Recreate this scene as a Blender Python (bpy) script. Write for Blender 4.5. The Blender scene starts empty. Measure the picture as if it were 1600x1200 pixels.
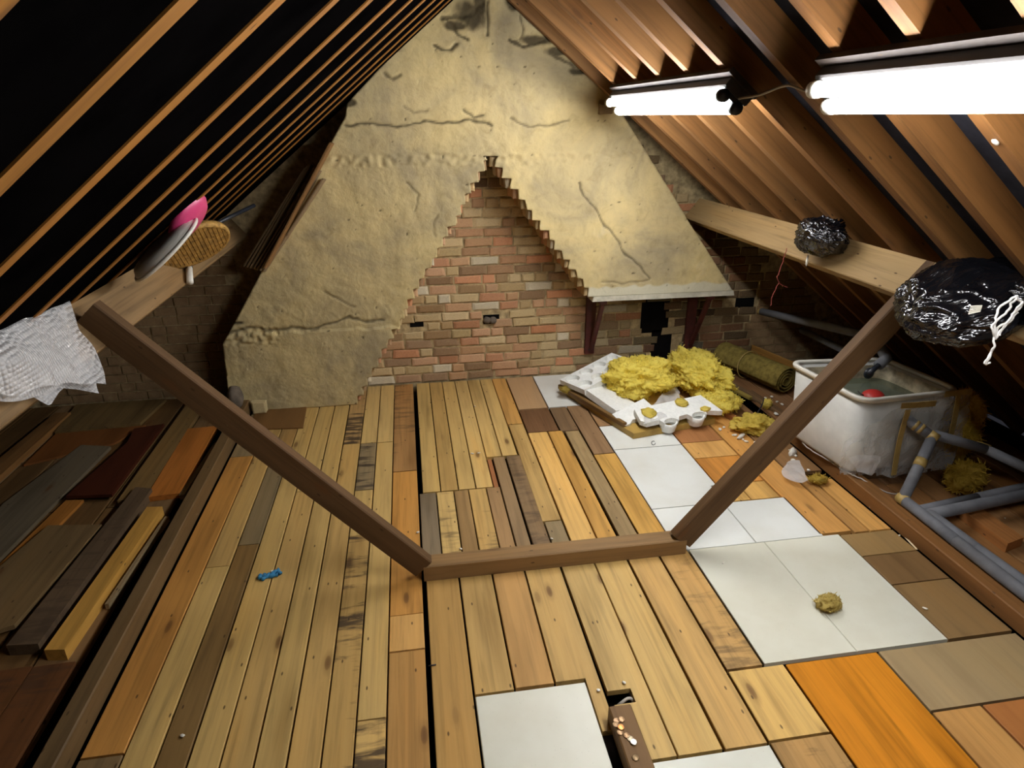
import bpy, bmesh, math, random
from mathutils import Vector, Matrix, noise
random.seed(7)
scene = bpy.context.scene
COL = scene.collection

# ---------------------------------------------------------------- camera
EYE = Vector((0, 0, 1.9)); FPX = 1013.5
PITCH, YAW, ROLL = math.radians(22.501), math.radians(8.910), math.radians(-0.240)
fwd = Vector((math.sin(YAW)*math.cos(PITCH), math.cos(YAW)*math.cos(PITCH), -math.sin(PITCH)))
rgt = Vector((math.cos(YAW), -math.sin(YAW), 0)); upv = rgt.cross(fwd)
R2 = math.cos(ROLL)*rgt + math.sin(ROLL)*upv; U2 = -math.sin(ROLL)*rgt + math.cos(ROLL)*upv
cam = bpy.data.cameras.new('camera'); camo = bpy.data.objects.new('camera', cam); COL.objects.link(camo)
cam.sensor_fit = 'HORIZONTAL'; cam.sensor_width = 36; cam.lens = 36*FPX/1600; cam.clip_start = 0.02
m3 = Matrix((R2, U2, -fwd)).transposed()
camo.matrix_world = Matrix.Translation(EYE) @ m3.to_4x4()
scene.camera = camo
# ---------------------------------------------------------------- world, exposure
w = bpy.data.worlds.new('attic_dark'); scene.world = w; w.use_nodes = True
w.node_tree.nodes['Background'].inputs[0].default_value = (0.02, 0.02, 0.025, 1)
w.node_tree.nodes['Background'].inputs[1].default_value = 0.3
vs = scene.view_settings
vs.view_transform = 'Standard'; vs.look = 'None'; vs.gamma = 1; vs.use_curve_mapping = False
vs.exposure = 1.72
TUBE_STRENGTH = 26.0
TUBE_COLOR = (0.98, 0.985, 1.0)

# ---------------------------------------------------------------- survey helpers: a sight line meets a plane of the room
def ray(x, y): return R2*((x-800)/FPX) + U2*((600-y)/FPX) + fwd
def PZ(x, y, z=0.0):
    r = ray(x, y); return EYE + r*((z-EYE.z)/r.z)
def PY(x, y, Y):
    r = ray(x, y); return EYE + r*(Y/r.y)
def PN(x, y, n, d):
    r = ray(x, y); return EYE + r*((d-n.dot(EYE))/n.dot(r))
def lin(c):
    return tuple(((v/255)/12.92 if v/255 <= 0.04045 else ((v/255+0.055)/1.055)**2.4) for v in c) + (1.0,)

# ---------------------------------------------------------------- materials
MATS = {}
class N:
    def __init__(s, name):
        s.m = bpy.data.materials.new(name); s.m.use_nodes = True; s.t = s.m.node_tree
        s.b = s.t.nodes['Principled BSDF']; MATS[name] = s.m
    def n(s, typ, **kw):
        nd = s.t.nodes.new(typ)
        for k, v in kw.items():
            if k.startswith('i_'):
                key = k[2:]; key = int(key) if key.isdigit() else key.replace('_', ' ')
                nd.inputs[key].default_value = v
            else: setattr(nd, k, v)
        return nd
    def l(s, a, b): s.t.links.new(a, b)
    def ramp(s, src, stops):
        r = s.n('ShaderNodeValToRGB'); e = r.color_ramp.elements
        while len(e) < len(stops): e.new(0.5)
        for el, (p, c) in zip(e, stops):
            el.position = p; el.color = c if len(c) == 4 else tuple(c)+(1,)
        s.l(src, r.inputs[0]); return r.outputs[0]
    def coords(s, scale, rnd=True):
        tc = s.n('ShaderNodeTexCoord'); src = tc.outputs['Object']
        if rnd:
            oi = s.n('ShaderNodeObjectInfo'); cb = s.n('ShaderNodeVectorMath', operation='SCALE')
            cx = s.n('ShaderNodeCombineXYZ', i_0=1.0, i_1=.7, i_2=.4); s.l(cx.outputs[0], cb.inputs[0])
            mu = s.n('ShaderNodeMath', operation='MULTIPLY', i_1=40.0); s.l(oi.outputs['Random'], mu.inputs[0]); s.l(mu.outputs[0], cb.inputs['Scale'])
            ad = s.n('ShaderNodeVectorMath', operation='ADD'); s.l(src, ad.inputs[0]); s.l(cb.outputs[0], ad.inputs[1]); src = ad.outputs[0]
        sc = s.n('ShaderNodeVectorMath', operation='MULTIPLY', i_1=scale); s.l(src, sc.inputs[0])
        return sc.outputs[0]
    def fold(s, vec, scale):
        sp_ = s.n('ShaderNodeSeparateXYZ'); s.l(vec, sp_.inputs[0]); ad = s.n('ShaderNodeMath', operation='ADD'); s.l(sp_.outputs[0], ad.inputs[0]); s.l(sp_.outputs[2], ad.inputs[1])
        cb = s.n('ShaderNodeCombineXYZ'); s.l(ad.outputs[0], cb.inputs[0]); s.l(sp_.outputs[1], cb.inputs[1])
        sc = s.n('ShaderNodeVectorMath', operation='MULTIPLY', i_1=scale); s.l(cb.outputs[0], sc.inputs[0]); return sc.outputs[0]
    def noise(s, vec, scale=1, detail=4, rough=.55, dist=0.0):
        nz = s.n('ShaderNodeTexNoise', i_Scale=scale, i_Detail=detail, i_Roughness=rough, i_Distortion=dist); s.l(vec, nz.inputs['Vector']); return nz.outputs['Fac']
    def mix(s, fac, a, b, mode='MIX'):
        mx = s.n('ShaderNodeMix', data_type='RGBA', blend_type=mode)
        for v, i in ((fac, 0), (a, 6), (b, 7)):
            if hasattr(v, 'is_linked'): s.l(v, mx.inputs[i])
            else: mx.inputs[i].default_value = v
        return mx.outputs[2]
    def bump(s, h, strength=.3, dist=.01):
        bp = s.n('ShaderNodeBump', i_Strength=strength, i_Distance=dist); s.l(h, bp.inputs['Height']); s.l(bp.outputs[0], s.b.inputs['Normal'])
    def set(s, **kw):
        for k, v in kw.items(): s.b.inputs[k.replace('_', ' ')].default_value = v

def wood(name, stain=0.0, rough=.6, contrast=1.0, knots=True):
    a = N(name); oi = a.n('ShaderNodeObjectInfo')
    g = a.noise(a.coords((42, 1.6, 42)), 1, 5, .6, .6)
    br = a.noise(a.coords((7, .9, 7)), 1, 3, .5)
    c = oi.outputs['Color']
    c = a.mix(1.0, c, a.ramp(g, [(.25, (1-.34*contrast,)*3), (.5, (1, .99, .97)), (.75, (1.0+.10*contrast,)*3)]), 'MULTIPLY')
    c = a.mix(1.0, c, a.ramp(br, [(.26, (.60, .56, .50)), (.46, (.97, .97, .97)), (.58, (1.04, 1.02, .98)), (.78, (1.1, 1.0, .84))]), 'MULTIPLY')
    if knots:
        vo = a.n('ShaderNodeTexVoronoi', voronoi_dimensions='2D'); vo.inputs['Scale'].default_value = 1.0; a.l(a.fold(a.coords((1, 1, 1)), (4.6, 1.5, 0)), vo.inputs['Vector'])
        k = a.ramp(vo.outputs['Distance'], [(.02, (.9,)*3), (.045, (.75,)*3), (.06, (.3,)*3), (.11, (0, 0, 0))])
        ms = a.n('ShaderNodeSeparateColor'); a.l(vo.outputs['Color'], ms.inputs[0]); mk = a.mix(1.0, k, a.ramp(ms.outputs[0], [(.35, (.1,)*3), (.75, (.9,)*3)]), 'MULTIPLY')
        c = a.mix(mk, c, lin((92, 60, 30)))
        v2 = a.n('ShaderNodeTexVoronoi', voronoi_dimensions='2D'); v2.inputs['Scale'].default_value = 1.0; a.l(a.fold(a.coords((1, 1, 1)), (8, 3.1, 0)), v2.inputs['Vector'])
        k2 = a.ramp(v2.outputs['Distance'], [(.02, (.8,)*3), (.034, (0, 0, 0))])
        c = a.mix(k2, c, lin((60, 42, 24)))
    if stain:
        s1 = a.noise(a.coords((5, 26, 5)), 1, 4, .65, .4); s2 = a.noise(a.coords((3, 2.2, 3)), 1, 3, .6)
        mm = a.n('ShaderNodeMath', operation='MULTIPLY'); a.l(s1, mm.inputs[0]); a.l(s2, mm.inputs[1])
        c = a.mix(a.ramp(mm.outputs[0], [(.27-.018*stain, (0, 0, 0)), (.36-.018*stain, (.9*min(1, stain),)*3)]), c, lin((58, 46, 36)))
    a.l(c, a.b.inputs['Base Color']); a.set(Roughness=rough); a.b.inputs['Specular IOR Level'].default_value = .25
    a.bump(g, .18, .004); return a.m
wood('wood'); wood('wood_streaked', 1.0); wood('wood_lightly_stained', .55); wood('wood_dark_stain', 6.5)
wood('wood_varnished', 0, .35, 1.2, False); wood('rafter_wood', 0, .7, 1.2); wood('hardboard', 0, .5, .35, False)

def plain(name, col=None, rough=.5, var=.12, scale=9, bump=0.0, metal=0.0, objcol=False, spec=.5):
    a = N(name); nz = a.noise(a.coords((scale,)*3), 1, 5, .6)
    base = a.n('ShaderNodeObjectInfo').outputs['Color'] if objcol else lin(col)
    c = a.mix(1.0, base, a.ramp(nz, [(.3, (1-var*1.6,)*3), (.7, (1+var*.5,)*3)]), 'MULTIPLY')
    a.l(c, a.b.inputs['Base Color']); a.set(Roughness=rough, Metallic=metal); a.b.inputs['Specular IOR Level'].default_value = spec
    if bump: a.bump(nz, bump, .01)
    return a
def melamine():
    a = N('melamine'); oi = a.n('ShaderNodeObjectInfo')
    n1 = a.noise(a.coords((3, 3, 3)), 1, 4, .6); vo = a.n('ShaderNodeTexVoronoi'); a.l(a.coords((13, 13, 1)), vo.inputs['Vector'])
    c = a.mix(1.0, oi.outputs['Color'], a.ramp(n1, [(.3, (.9, .88, .84)), (.6, (1, 1, 1))]), 'MULTIPLY')
    c = a.mix(a.ramp(vo.outputs['Distance'], [(.035, (.8,)*3), (.06, (0, 0, 0))]), c, lin((70, 62, 50)))
    a.l(c, a.b.inputs['Base Color']); a.set(Roughness=.42)
melamine()
def brickmat():
    a = N('brick'); oi = a.n('ShaderNodeObjectInfo')
    n1 = a.noise(a.coords((14, 14, 14)), 1, 5, .65); n2 = a.noise(a.coords((60, 60, 60)), 1, 3)
    c = a.mix(1.0, oi.outputs['Color'], a.ramp(n1, [(.3, (.78, .72, .66)), (.5, (1, 1, 1)), (.7, (1.12, 1.1, 1.02))]), 'MULTIPLY')
    c = a.mix(a.ramp(n1, [(.58, (0, 0, 0)), (.72, (.55,)*3)]), c, lin((176, 156, 112)))
    a.l(c, a.b.inputs['Base Color']); a.set(Roughness=.9); a.b.inputs['Specular IOR Level'].default_value = .15
    a.bump(n2, .5, .004)
brickmat()
def plastermat():
    a = N('plaster'); v = a.coords((1, 1, 1), False)
    n1 = a.noise(v, 2.1, 6, .6, .5); n2 = a.noise(v, 11, 6, .7, 1.0); n3 = a.noise(v, 45, 4, .6)
    at = a.n('ShaderNodeAttribute', attribute_name='dirt'); pa = a.n('ShaderNodeAttribute', attribute_name='paint')
    c = a.ramp(n1, [(.30, lin((150, 138, 110))), (.47, lin((184, 167, 124))), (.62, lin((202, 182, 130))), (.8, lin((196, 184, 150)))])
    c = a.mix(1.0, c, a.ramp(n2, [(.28, (.82, .80, .76)), (.5, (1, 1, 1)), (.75, (1.05, 1.04, 1.02))]), 'MULTIPLY')
    c = a.mix(pa.outputs['Fac'], c, lin((196, 192, 170)))
    c = a.mix(at.outputs['Fac'], c, lin((62, 54, 40)))
    a.l(c, a.b.inputs['Base Color']); a.set(Roughness=.92); a.b.inputs['Specular IOR Level'].default_value = .1
    ad = a.n('ShaderNodeMath', operation='ADD'); a.l(n2, ad.inputs[0]); a.l(n3, ad.inputs[1]); a.bump(ad.outputs[0], .35, .008)
plastermat()
plain('mortar', (184, 162, 120), .95, .35, 22, .6, spec=.1)
plain('soot_and_hole_shade', (14, 13, 12), .95, .4, 10, .3, spec=.1)
plain('underfloor', (34, 26, 20), .95, .4, 5, spec=.1)
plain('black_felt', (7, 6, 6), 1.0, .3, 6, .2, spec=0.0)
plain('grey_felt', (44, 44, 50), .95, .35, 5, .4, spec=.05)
plain('shelf_paint', (190, 184, 164), .7, .25, 12, .3)
plain('bracket_paint', (84, 34, 26), .6, .3, 14, .2)
plain('polystyrene', (226, 226, 220), .75, .08, 60, .35)
plain('white_plastic', (214, 210, 198), .4, .1, 7)
plain('tank_plastic', (198, 197, 190), .45, .14, 5)
plain('tank_scale', (190, 176, 146), .75, .45, 14, .3)
plain('pipe_foam', (108, 109, 113), .75, .16, 12, .15)
plain('dark_pipe', (40, 44, 52), .4, .2, 12)
plain('tape', (176, 148, 84), .45, .25, 12)
plain('red_plastic', (196, 52, 46), .45, .15, 12)
plain('pink_plastic', (206, 64, 116), .4, .1, 12)
plain('blue_fabric', (52, 128, 170), .8, .2, 40)
plain('white_string', (232, 230, 224), .8, .1, 30)
plain('red_string', (128, 52, 42), .8, .1, 30)
plain('cable_white', (180, 172, 160), .6, .1, 30)
plain('fixture_metal', (52, 49, 47), .5, .2, 8)
plain('fixture_black', (20, 19, 20), .5, .2, 8)
plain('carpet_back', (128, 112, 56), .95, .3, 30, .5, spec=.1)
plain('wicker', (176, 134, 62), .7, .4, 40, .6)
plain('crumb', (222, 216, 200), .85, .15, 40)
plain('stone', (108, 96, 82), .9, .3, 20, .4)
plain('coin', None, .35, .2, 60, 0, .9, True)
def insul():
    a = N('glass_wool'); v = a.coords((1, 1, 1), True)
    n1 = a.noise(v, 8, 6, .7, .8); n2 = a.noise(v, 70, 4, .7)
    oi = a.n('ShaderNodeObjectInfo')
    c = a.mix(1.0, oi.outputs['Color'], a.ramp(n1, [(.3, (.62, .58, .5)), (.48, (1, 1, 1)), (.75, (1.1, 1.12, 1.5))]), 'MULTIPLY')
    a.l(c, a.b.inputs['Base Color']); a.set(Roughness=.95); a.b.inputs['Specular IOR Level'].default_value = .05
    a.bump(n2, .7, .02)
    tr_ = a.n('ShaderNodeBsdfTranslucent'); a.l(c, tr_.inputs['Color']); mx = a.n('ShaderNodeMixShader', i_0=.4)
    a.l(a.b.outputs[0], mx.inputs[1]); a.l(tr_.outputs[0], mx.inputs[2]); a.l(mx.outputs[0], a.t.nodes['Material Output'].inputs['Surface'])
insul()
def bag():
    a = N('bin_bag'); v = a.coords((5, 16, 16), True)
    n1 = a.noise(v, 1, 3, .5, 1.2)
    a.set(Base_Color=lin((12, 12, 15)), Roughness=.16); a.b.inputs['Specular IOR Level'].default_value = .8
    a.bump(n1, .8, .03)
bag()
def sheet(name, alpha, col, rough, bubbles=False):
    a = N(name); v = a.coords((1, 1, 1), False)
    a.set(Base_Color=lin(col), Roughness=rough); a.b.inputs['Alpha'].default_value = alpha
    a.b.inputs['Specular IOR Level'].default_value = .8
    if bubbles:
        vo = a.n('ShaderNodeTexVoronoi', i_Scale=75.0, i_Randomness=.15); a.l(v, vo.inputs['Vector'])
        a.bump(a.ramp(vo.outputs['Distance'], [(.0, (1, 1, 1)), (.55, (.2,)*3), (.7, (0, 0, 0))]), 1.0, .008)
    else: a.bump(a.noise(v, 14, 4, .6, 1.2), .7, .02)
sheet('polythene', .34, (228, 226, 220), .2); sheet('bubble_film', .62, (222, 221, 220), .12, True); sheet('clear_bag', .5, (225, 224, 222), .25)
def water():
    a = N('tank_water'); a.set(Base_Color=lin((96, 104, 84)), Roughness=.06)
    a.b.inputs['Alpha'].default_value = .8
    a.bump(a.noise(a.coords((1, 1, 1), False), 8, 2), .05, .01)
water()
def tubeglow():
    a = N('tube_glow'); a.b.inputs['Emission Color'].default_value = TUBE_COLOR+(1,); a.b.inputs['Emission Strength'].default_value = TUBE_STRENGTH
    a.set(Base_Color=(.9, .9, .9, 1))
tubeglow()

# ---------------------------------------------------------------- object helpers
def obj(name, me, mat, parent=None, color=None, mw=None):
    o = bpy.data.objects.new(name, me); COL.objects.link(o)
    if mat and not me.materials: me.materials.append(MATS[mat])
    if mw is not None: o.matrix_world = mw
    if parent is not None:
        o.parent = parent; o.matrix_parent_inverse = parent_inv(parent)
    if color is not None: o.color = lin(color)
    return o
def parent_inv(p):
    return world_of(p).inverted()
def world_of(o):
    if o.parent is None: return o.matrix_basis.copy()
    return world_of(o.parent) @ o.matrix_parent_inverse @ o.matrix_basis
def tag(o, label, cat, group=None, kind=None):
    o['label'] = label; o['category'] = cat
    if group: o['group'] = group
    if kind: o['kind'] = kind
    return o
def thing(name, label, cat, loc=(0, 0, 0), group=None, kind=None):
    o = bpy.data.objects.new(name, None); COL.objects.link(o); o.location = loc; o.empty_display_size = .05
    return tag(o, label, cat, group, kind)
def mesh(verts, faces, name='m', smooth=False):
    me = bpy.data.meshes.new(name); me.from_pydata([tuple(v) for v in verts], [], faces); me.update()
    if smooth:
        for p in me.polygons: p.use_smooth = True
    return me
def frombm(bm, smooth=False, name='m'):
    me = bpy.data.meshes.new(name); bm.normal_update(); bm.to_mesh(me); bm.free()
    if smooth:
        for p in me.polygons: p.use_smooth = True
    return me
def plankmesh(wx, ly, tz, ch=.003, taper=0.0, jag=0.0, rng=random):
    """board lying along local Y, top at z=+tz/2, chamfered top edges"""
    a, b, c = wx/2, ly/2, tz/2
    prof = [(-a, -c), (a, -c), (a, c-ch), (a-ch, c), (-a+ch, c), (-a, c-ch)]
    vs_, fs = [], []
    for k, y in enumerate((-b, b)):
        for x, z in prof:
            vs_.append((x*(1-taper*k), y+(rng.uniform(-jag, jag) if jag else 0), z))
    for i in range(6):
        j = (i+1) % 6; fs.append((i, j, 6+j, 6+i))
    fs.append(tuple(range(5, -1, -1))); fs.append(tuple(range(6, 12)))
    return mesh(vs_, fs, 'plank')
def beam_mw(p0, p1, up):
    p0, p1 = Vector(p0), Vector(p1); y = (p1-p0).normalized(); up = Vector(up)
    x = y.cross(up).normalized(); z = x.cross(y)
    return Matrix.Translation((p0+p1)/2) @ Matrix((x, y, z)).transposed().to_4x4()
def beam(name, p0, p1, wdt, dep, up, mat, color, parent=None, ch=.004, jag=0):
    L = (Vector(p1)-Vector(p0)).length
    return obj(name, plankmesh(wdt, L, dep, ch, 0, jag), mat, parent, color, beam_mw(p0, p1, up))
def tube(points, r, seg=8, closed=False, cap=True):
    pts = [Vector(p) for p in points]; n = len(pts); vs_, fs = [], []
    prev = None
    for i, p in enumerate(pts):
        t = (pts[min(i+1, n-1)]-pts[max(i-1, 0)]).normalized()
        if prev is None: a = t.orthogonal().normalized()
        else: a = (prev - t*prev.dot(t)).normalized()
        prev = a; b = t.cross(a); rr = r[i] if isinstance(r, (list, tuple)) else r
        for k in range(seg):
            an = 2*math.pi*k/seg; vs_.append(p+(a*math.cos(an)+b*math.sin(an))*rr)
    for i in range(n-1):
        for k in range(seg):
            k2 = (k+1) % seg; fs.append((i*seg+k, i*seg+k2, (i+1)*seg+k2, (i+1)*seg+k))
    if cap:
        fs.append(tuple(range(seg-1, -1, -1))); fs.append(tuple((n-1)*seg+k for k in range(seg)))
    return mesh(vs_, fs, 'tube', True)
def smoothpath(pts, sub=6):
    pts = [Vector(p) for p in pts]; out = []
    P = [pts[0]]+pts+[pts[-1]]
    for i in range(1, len(P)-2):
        for k in range(sub):
            t = k/sub; a, b, c, d = P[i-1], P[i], P[i+1], P[i+2]
            out.append(.5*((2*b)+(-a+c)*t+(2*a-5*b+4*c-d)*t*t+(-a+3*b-3*c+d)*t**3))
    out.append(pts[-1]); return out
def extrude_poly(poly, z0, z1, name='ex'):
    """poly: list of (x,y); extruded in z; concave safe (bmesh triangulated)"""
    bm = bmesh.new(); bot = [bm.verts.new((x, y, z0)) for x, y in poly]; top = [bm.verts.new((x, y, z1)) for x, y in poly]
    n = len(poly)
    f1 = bm.faces.new(top); f2 = bm.faces.new(bot[::-1])
    for i in range(n): bm.faces.new((bot[i], bot[(i+1) % n], top[(i+1) % n], top[i]))
    bm.normal_update(); bmesh.ops.triangulate(bm, faces=[f1, f2], ngon_method='EAR_CLIP'); bmesh.ops.recalc_face_normals(bm, faces=bm.faces[:])
    return frombm(bm)
def fbm(p, o=4):
    v, a = 0, .5
    for _ in range(o): v += a*noise.noise(p); p = p*2.07; a *= .5
    return v
def lump(radii, seed, amp=.25, freq=2.0, sub=4, oct_=4, ridged=False, flat=None):
    bm = bmesh.new(); bmesh.ops.create_icosphere(bm, subdivisions=sub, radius=1)
    off = Vector((seed*13.7, seed*7.3, seed*3.1))
    for v in bm.verts:
        n = v.co.normalized(); q = n*freq+off
        d = fbm(q, oct_)
        if ridged: d = .5-abs(fbm(q, oct_))*2.2
        s = 1+amp*d*2
        v.co = Vector((n.x*radii[0]*s, n.y*radii[1]*s, n.z*radii[2]*s))
        if flat is not None and v.co.z < flat: v.co.z = flat+(v.co.z-flat)*.08
    return frombm(bm, True)
def area_sample(me, n, rng):
    import bisect
    acc, s = [], 0
    for p in me.polygons: s += p.area; acc.append(s)
    for _ in range(n):
        p = me.polygons[min(bisect.bisect_left(acc, rng.random()*s), len(acc)-1)]
        vs_ = [me.vertices[i].co for i in p.vertices]; w = [rng.random() for _ in vs_]; t = sum(w)
        yield sum((v*k/t for v, k in zip(vs_, w)), Vector()), p.normal.copy()
def fibres(me, n, ln, seed, zmin=-9):
    rng = random.Random(seed); vs_, fs = [], []
    for p, nr in area_sample(me, n, rng):
        if p.z < zmin: continue
        t = Vector((rng.gauss(0, 1), rng.gauss(0, 1), rng.gauss(0, 1)))
        d = (nr*.45+t*.62).normalized(); L = ln*rng.uniform(.4, 1.3)
        b = d.cross(Vector((rng.gauss(0, 1), rng.gauss(0, 1), rng.gauss(0, 1)))).normalized()*L*.10
        c = p+d*L*.55+t*L*.12; e = p+d*L
        i = len(vs_); vs_ += [p-b, p+b, c+b*.7, c-b*.7, e]; fs += [(i, i+1, i+2, i+3), (i+3, i+2, i+4)]
    return mesh(vs_, fs, 'fibres', True)
def disc_lathe(prof, seg=32):
    vs_, fs = [], []
    for r, z in prof:
        for k in range(seg):
            a = 2*math.pi*k/seg; vs_.append((r*math.cos(a), r*math.sin(a), z))
    for i in range(len(prof)-1):
        for k in range(seg):
            k2 = (k+1) % seg; fs.append((i*seg+k, i*seg+k2, (i+1)*seg+k2, (i+1)*seg+k))
    return mesh(vs_, fs, 'lathe', True)
def frame_mw(loc, x, z):
    z = Vector(z).normalized(); x = Vector(x); x = (x-z*x.dot(z)).normalized(); y = z.cross(x)
    return Matrix.Translation(Vector(loc)) @ Matrix((x, y, z)).transposed().to_4x4()
T = Matrix.Translation

# ================================================================ SETTING
XC, ZR, MS = .50, 2.64, .80          # ridge line of the rafter undersides, slope
HY = math.hypot(1, MS)
YB, YF, YN = 4.68, 4.35, -1.6        # gable brick face, chimney breast face, near gable
def zroof(x): return ZR - MS*abs(x-XC)
XL, XR = XC-(ZR+.2)/MS, XC+(ZR+.2)/MS

# ---- floor
floor = obj('floor', mesh([(XL, YN, -.13), (XR, YN, -.13), (XR, YB+.1, -.13), (XL, YB+.1, -.13), (XL, YN, -.2), (XR, YN, -.2), (XR, YB+.1, -.2), (XL, YB+.1, -.2)],
    [(0, 1, 2, 3), (7, 6, 5, 4), (0, 4, 5, 1), (1, 5, 6, 2), (2, 6, 7, 3), (3, 7, 4, 0)]), 'underfloor')
tag(floor, 'attic floor of old timber boards and white panels', 'floor', kind='structure')
LT = (194, 162, 100); LT2 = (184, 150, 90); MID = (160, 128, 78); ORG = (184, 132, 66); ORB = (178, 136, 78); GRY = (124, 102, 70); DK = (104, 80, 52); GY2 = (134, 116, 84)
def vary(c, k=9): return tuple(max(0, min(255, v+d)) for v, d in zip(c, [random.uniform(-k, k)]*3))
def board(x0, x1, y0, y1, col, mat='wood', z=0.0, t=.022, name='floor_board', gap=.0028, parent=floor, taper=0, rot=0):
    me = plankmesh(x1-x0-2*gap, y1-y0-.004, t, .0025, taper)
    mw = T(((x0+x1)/2, (y0+y1)/2, z-t/2)) @ Matrix.Rotation(rot, 4, 'Z')
    return obj(name, me, mat, parent, vary(col, 6), mw)
NEAR = .35
# left run of narrow boards, from the left joist to the gap by the floor beam
cx = [-1.150, -1.013, -.904, -.802, -.699, -.593, -.489, -.382, -.280, -.178, -.036]
board(cx[0], cx[1], 1.66, 3.67, ORG); board(cx[0], cx[1], NEAR, 1.655, GRY); board(cx[0], cx[1], 3.67, 4.34, GY2)
board(cx[1], cx[2], NEAR, 2.6, LT); board(cx[1], cx[2], 2.6, 4.34, LT2)
board(cx[2], cx[3], NEAR, 2.75, (128, 100, 58), gap=.004); board(cx[2], cx[3], 2.75, 3.6, GY2); board(cx[2], cx[3], 3.6, 4.34, MID)
board(cx[3], cx[4], NEAR, 4.34, LT, gap=.003); board(cx[4], cx[5], NEAR, 3.2, LT2); board(cx[4], cx[5], 3.2, 4.34, LT)
board(cx[5], cx[6], NEAR, 4.34, LT, gap=.004)
board(cx[6], cx[7], NEAR, 3.73, LT2); board(cx[6], cx[7], 3.73, 4.66, (172, 138, 86), 'wood_streaked')
board(cx[7], cx[8], NEAR, 2.74, LT2, 'wood_streaked'); board(cx[7], cx[8], 2.74, 3.16, LT); board(cx[7], cx[8], 3.165, 3.72, GY2, 'wood_streaked'); board(cx[7], cx[8], 3.725, 4.66, LT)
board(cx[8], cx[9], NEAR, 1.66, (200, 166, 102), 'wood_dark_stain'); board(cx[8], cx[9], 1.662, 3.715, LT); board(cx[8], cx[9], 3.72, 4.66, LT)
board(cx[9], cx[10], NEAR, 1.95, ORB, gap=.003); board(cx[9], cx[10], 1.955, 2.15, (196, 150, 84), gap=.003); board(cx[9], cx[10], 2.15, 3.33, (194, 140, 70), gap=.003); board(cx[9], cx[10], 3.335, 4.66, (170, 128, 78), 'wood_lightly_stained', gap=.003)
# near centre run, in front of the floor beam
board(-.022, .125, NEAR, 2.42, (178, 140, 80), gap=.003)
board(.127, .273, 1.705, 2.42, LT2); board(.275, .421, 1.71, 2.42, ORB)
nb = obj('floor_board', extrude_poly([(.426, 1.715), (.535, 1.715), (.535, 1.49), (.583, 1.49), (.583, 2.42), (.426, 2.42)], -.022, 0), 'wood', floor, LT2)
hb = obj('floor_board', extrude_poly([(.598, 1.645), (.683, 1.645), (.683, 1.585), (.605, 1.585), (.625, 1.366), (.744, 1.366), (.744, 2.42), (.594, 2.42)], -.022, 0), 'wood', floor, LT)
board(.748, .903, 1.364, 2.42, LT, gap=.003); board(.908, 1.058, 1.362, 2.42, (188, 150, 88), gap=.003); board(1.062, 1.208, 1.668, 2.42, (180, 142, 84), 'wood_lightly_stained')
board(1.062, 1.284, 1.368, 1.660, (206, 168, 98)); board(1.062, 1.284, NEAR, 1.362, (168, 130, 76), 'wood_streaked')
# far centre run between beam and gable
fx = [-.014, .086, .183, .280, .377, .474, .570, .677]
for i in range(4): board(fx[i], fx[i+1], 3.08, 4.66, (LT, LT2, LT, LT)[i])
for i in (4, 5): board(fx[i], fx[i+1], 3.42, 4.66, LT)
board(fx[6], fx[7], 3.84, 4.66, (188, 142, 76)); board(fx[6]+.005, fx[7], 2.71, 3.835, LT2); board(.585, fx[7], 2.42, 2.705, GY2)
for x0, x1, y1, c, mt in ((-.032, .060, 3.072, (122, 106, 82), 'wood'), (.060, .155, 3.072, LT, 'wood_lightly_stained'), (.155, .236, 3.072, (160, 128, 82), 'wood'), (.236, .334, 3.072, LT2, 'wood_lightly_stained'),
                      (.334, .412, 3.075, (152, 120, 80), 'wood'), (.414, .488, 3.41, (136, 110, 76), 'wood'), (.494, .583, 3.415, (122, 98, 68), 'wood_lightly_stained')):
    board(x0, x1, 2.42, y1, c, mt)
board(.379, .410, 3.08, 3.41, (150, 98, 60), z=-.01)
board(.681, .810, 2.42, 3.695, (200, 158, 88)); board(.812, .912, 2.42, 3.695, (192, 146, 74)); board(.922, 1.018, 2.42, 3.68, (152, 128, 88))
board(.681, .893, 3.70, 4.055, (108, 76, 48)); board(.897, 1.022, 3.685, 4.055, (112, 90, 66))
board(1.024, 1.157, 3.35, 4.06, (138, 108, 76)); board(1.022, 1.160, 2.42, 3.345, (196, 152, 80), 'wood_varnished')
board(1.160, 1.58, 3.715, 4.06, (140, 108, 74))
board(.681, .893, 4.062, 4.66, (168, 136, 98), 'hardboard', name='floor_panel')
# white melamine panels
WH = (212, 213, 206); WC = (206, 204, 186)
def panel(x0, x1, y0, y1, c=WH, z=.0): return board(x0, x1, y0, y1, c, 'melamine', z, .018, 'floor_panel', .001)
panel(.897, 1.58, 4.064, 4.66); panel(1.162, 1.60, 3.385, 3.71); panel(1.162, 1.60, 2.727, 3.381)
panel(1.162, 1.556, 2.372, 2.724); panel(1.558, 1.908, 2.372, 2.722)
panel(1.212, 1.592, 1.668, 2.366, WC, .004); panel(1.592, 1.982, 1.668, 2.366, WC, .004)
panel(.129, .530, NEAR, 1.698, (206, 204, 186)); panel(.645, 1.058, NEAR, 1.356, (204, 204, 190))
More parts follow.
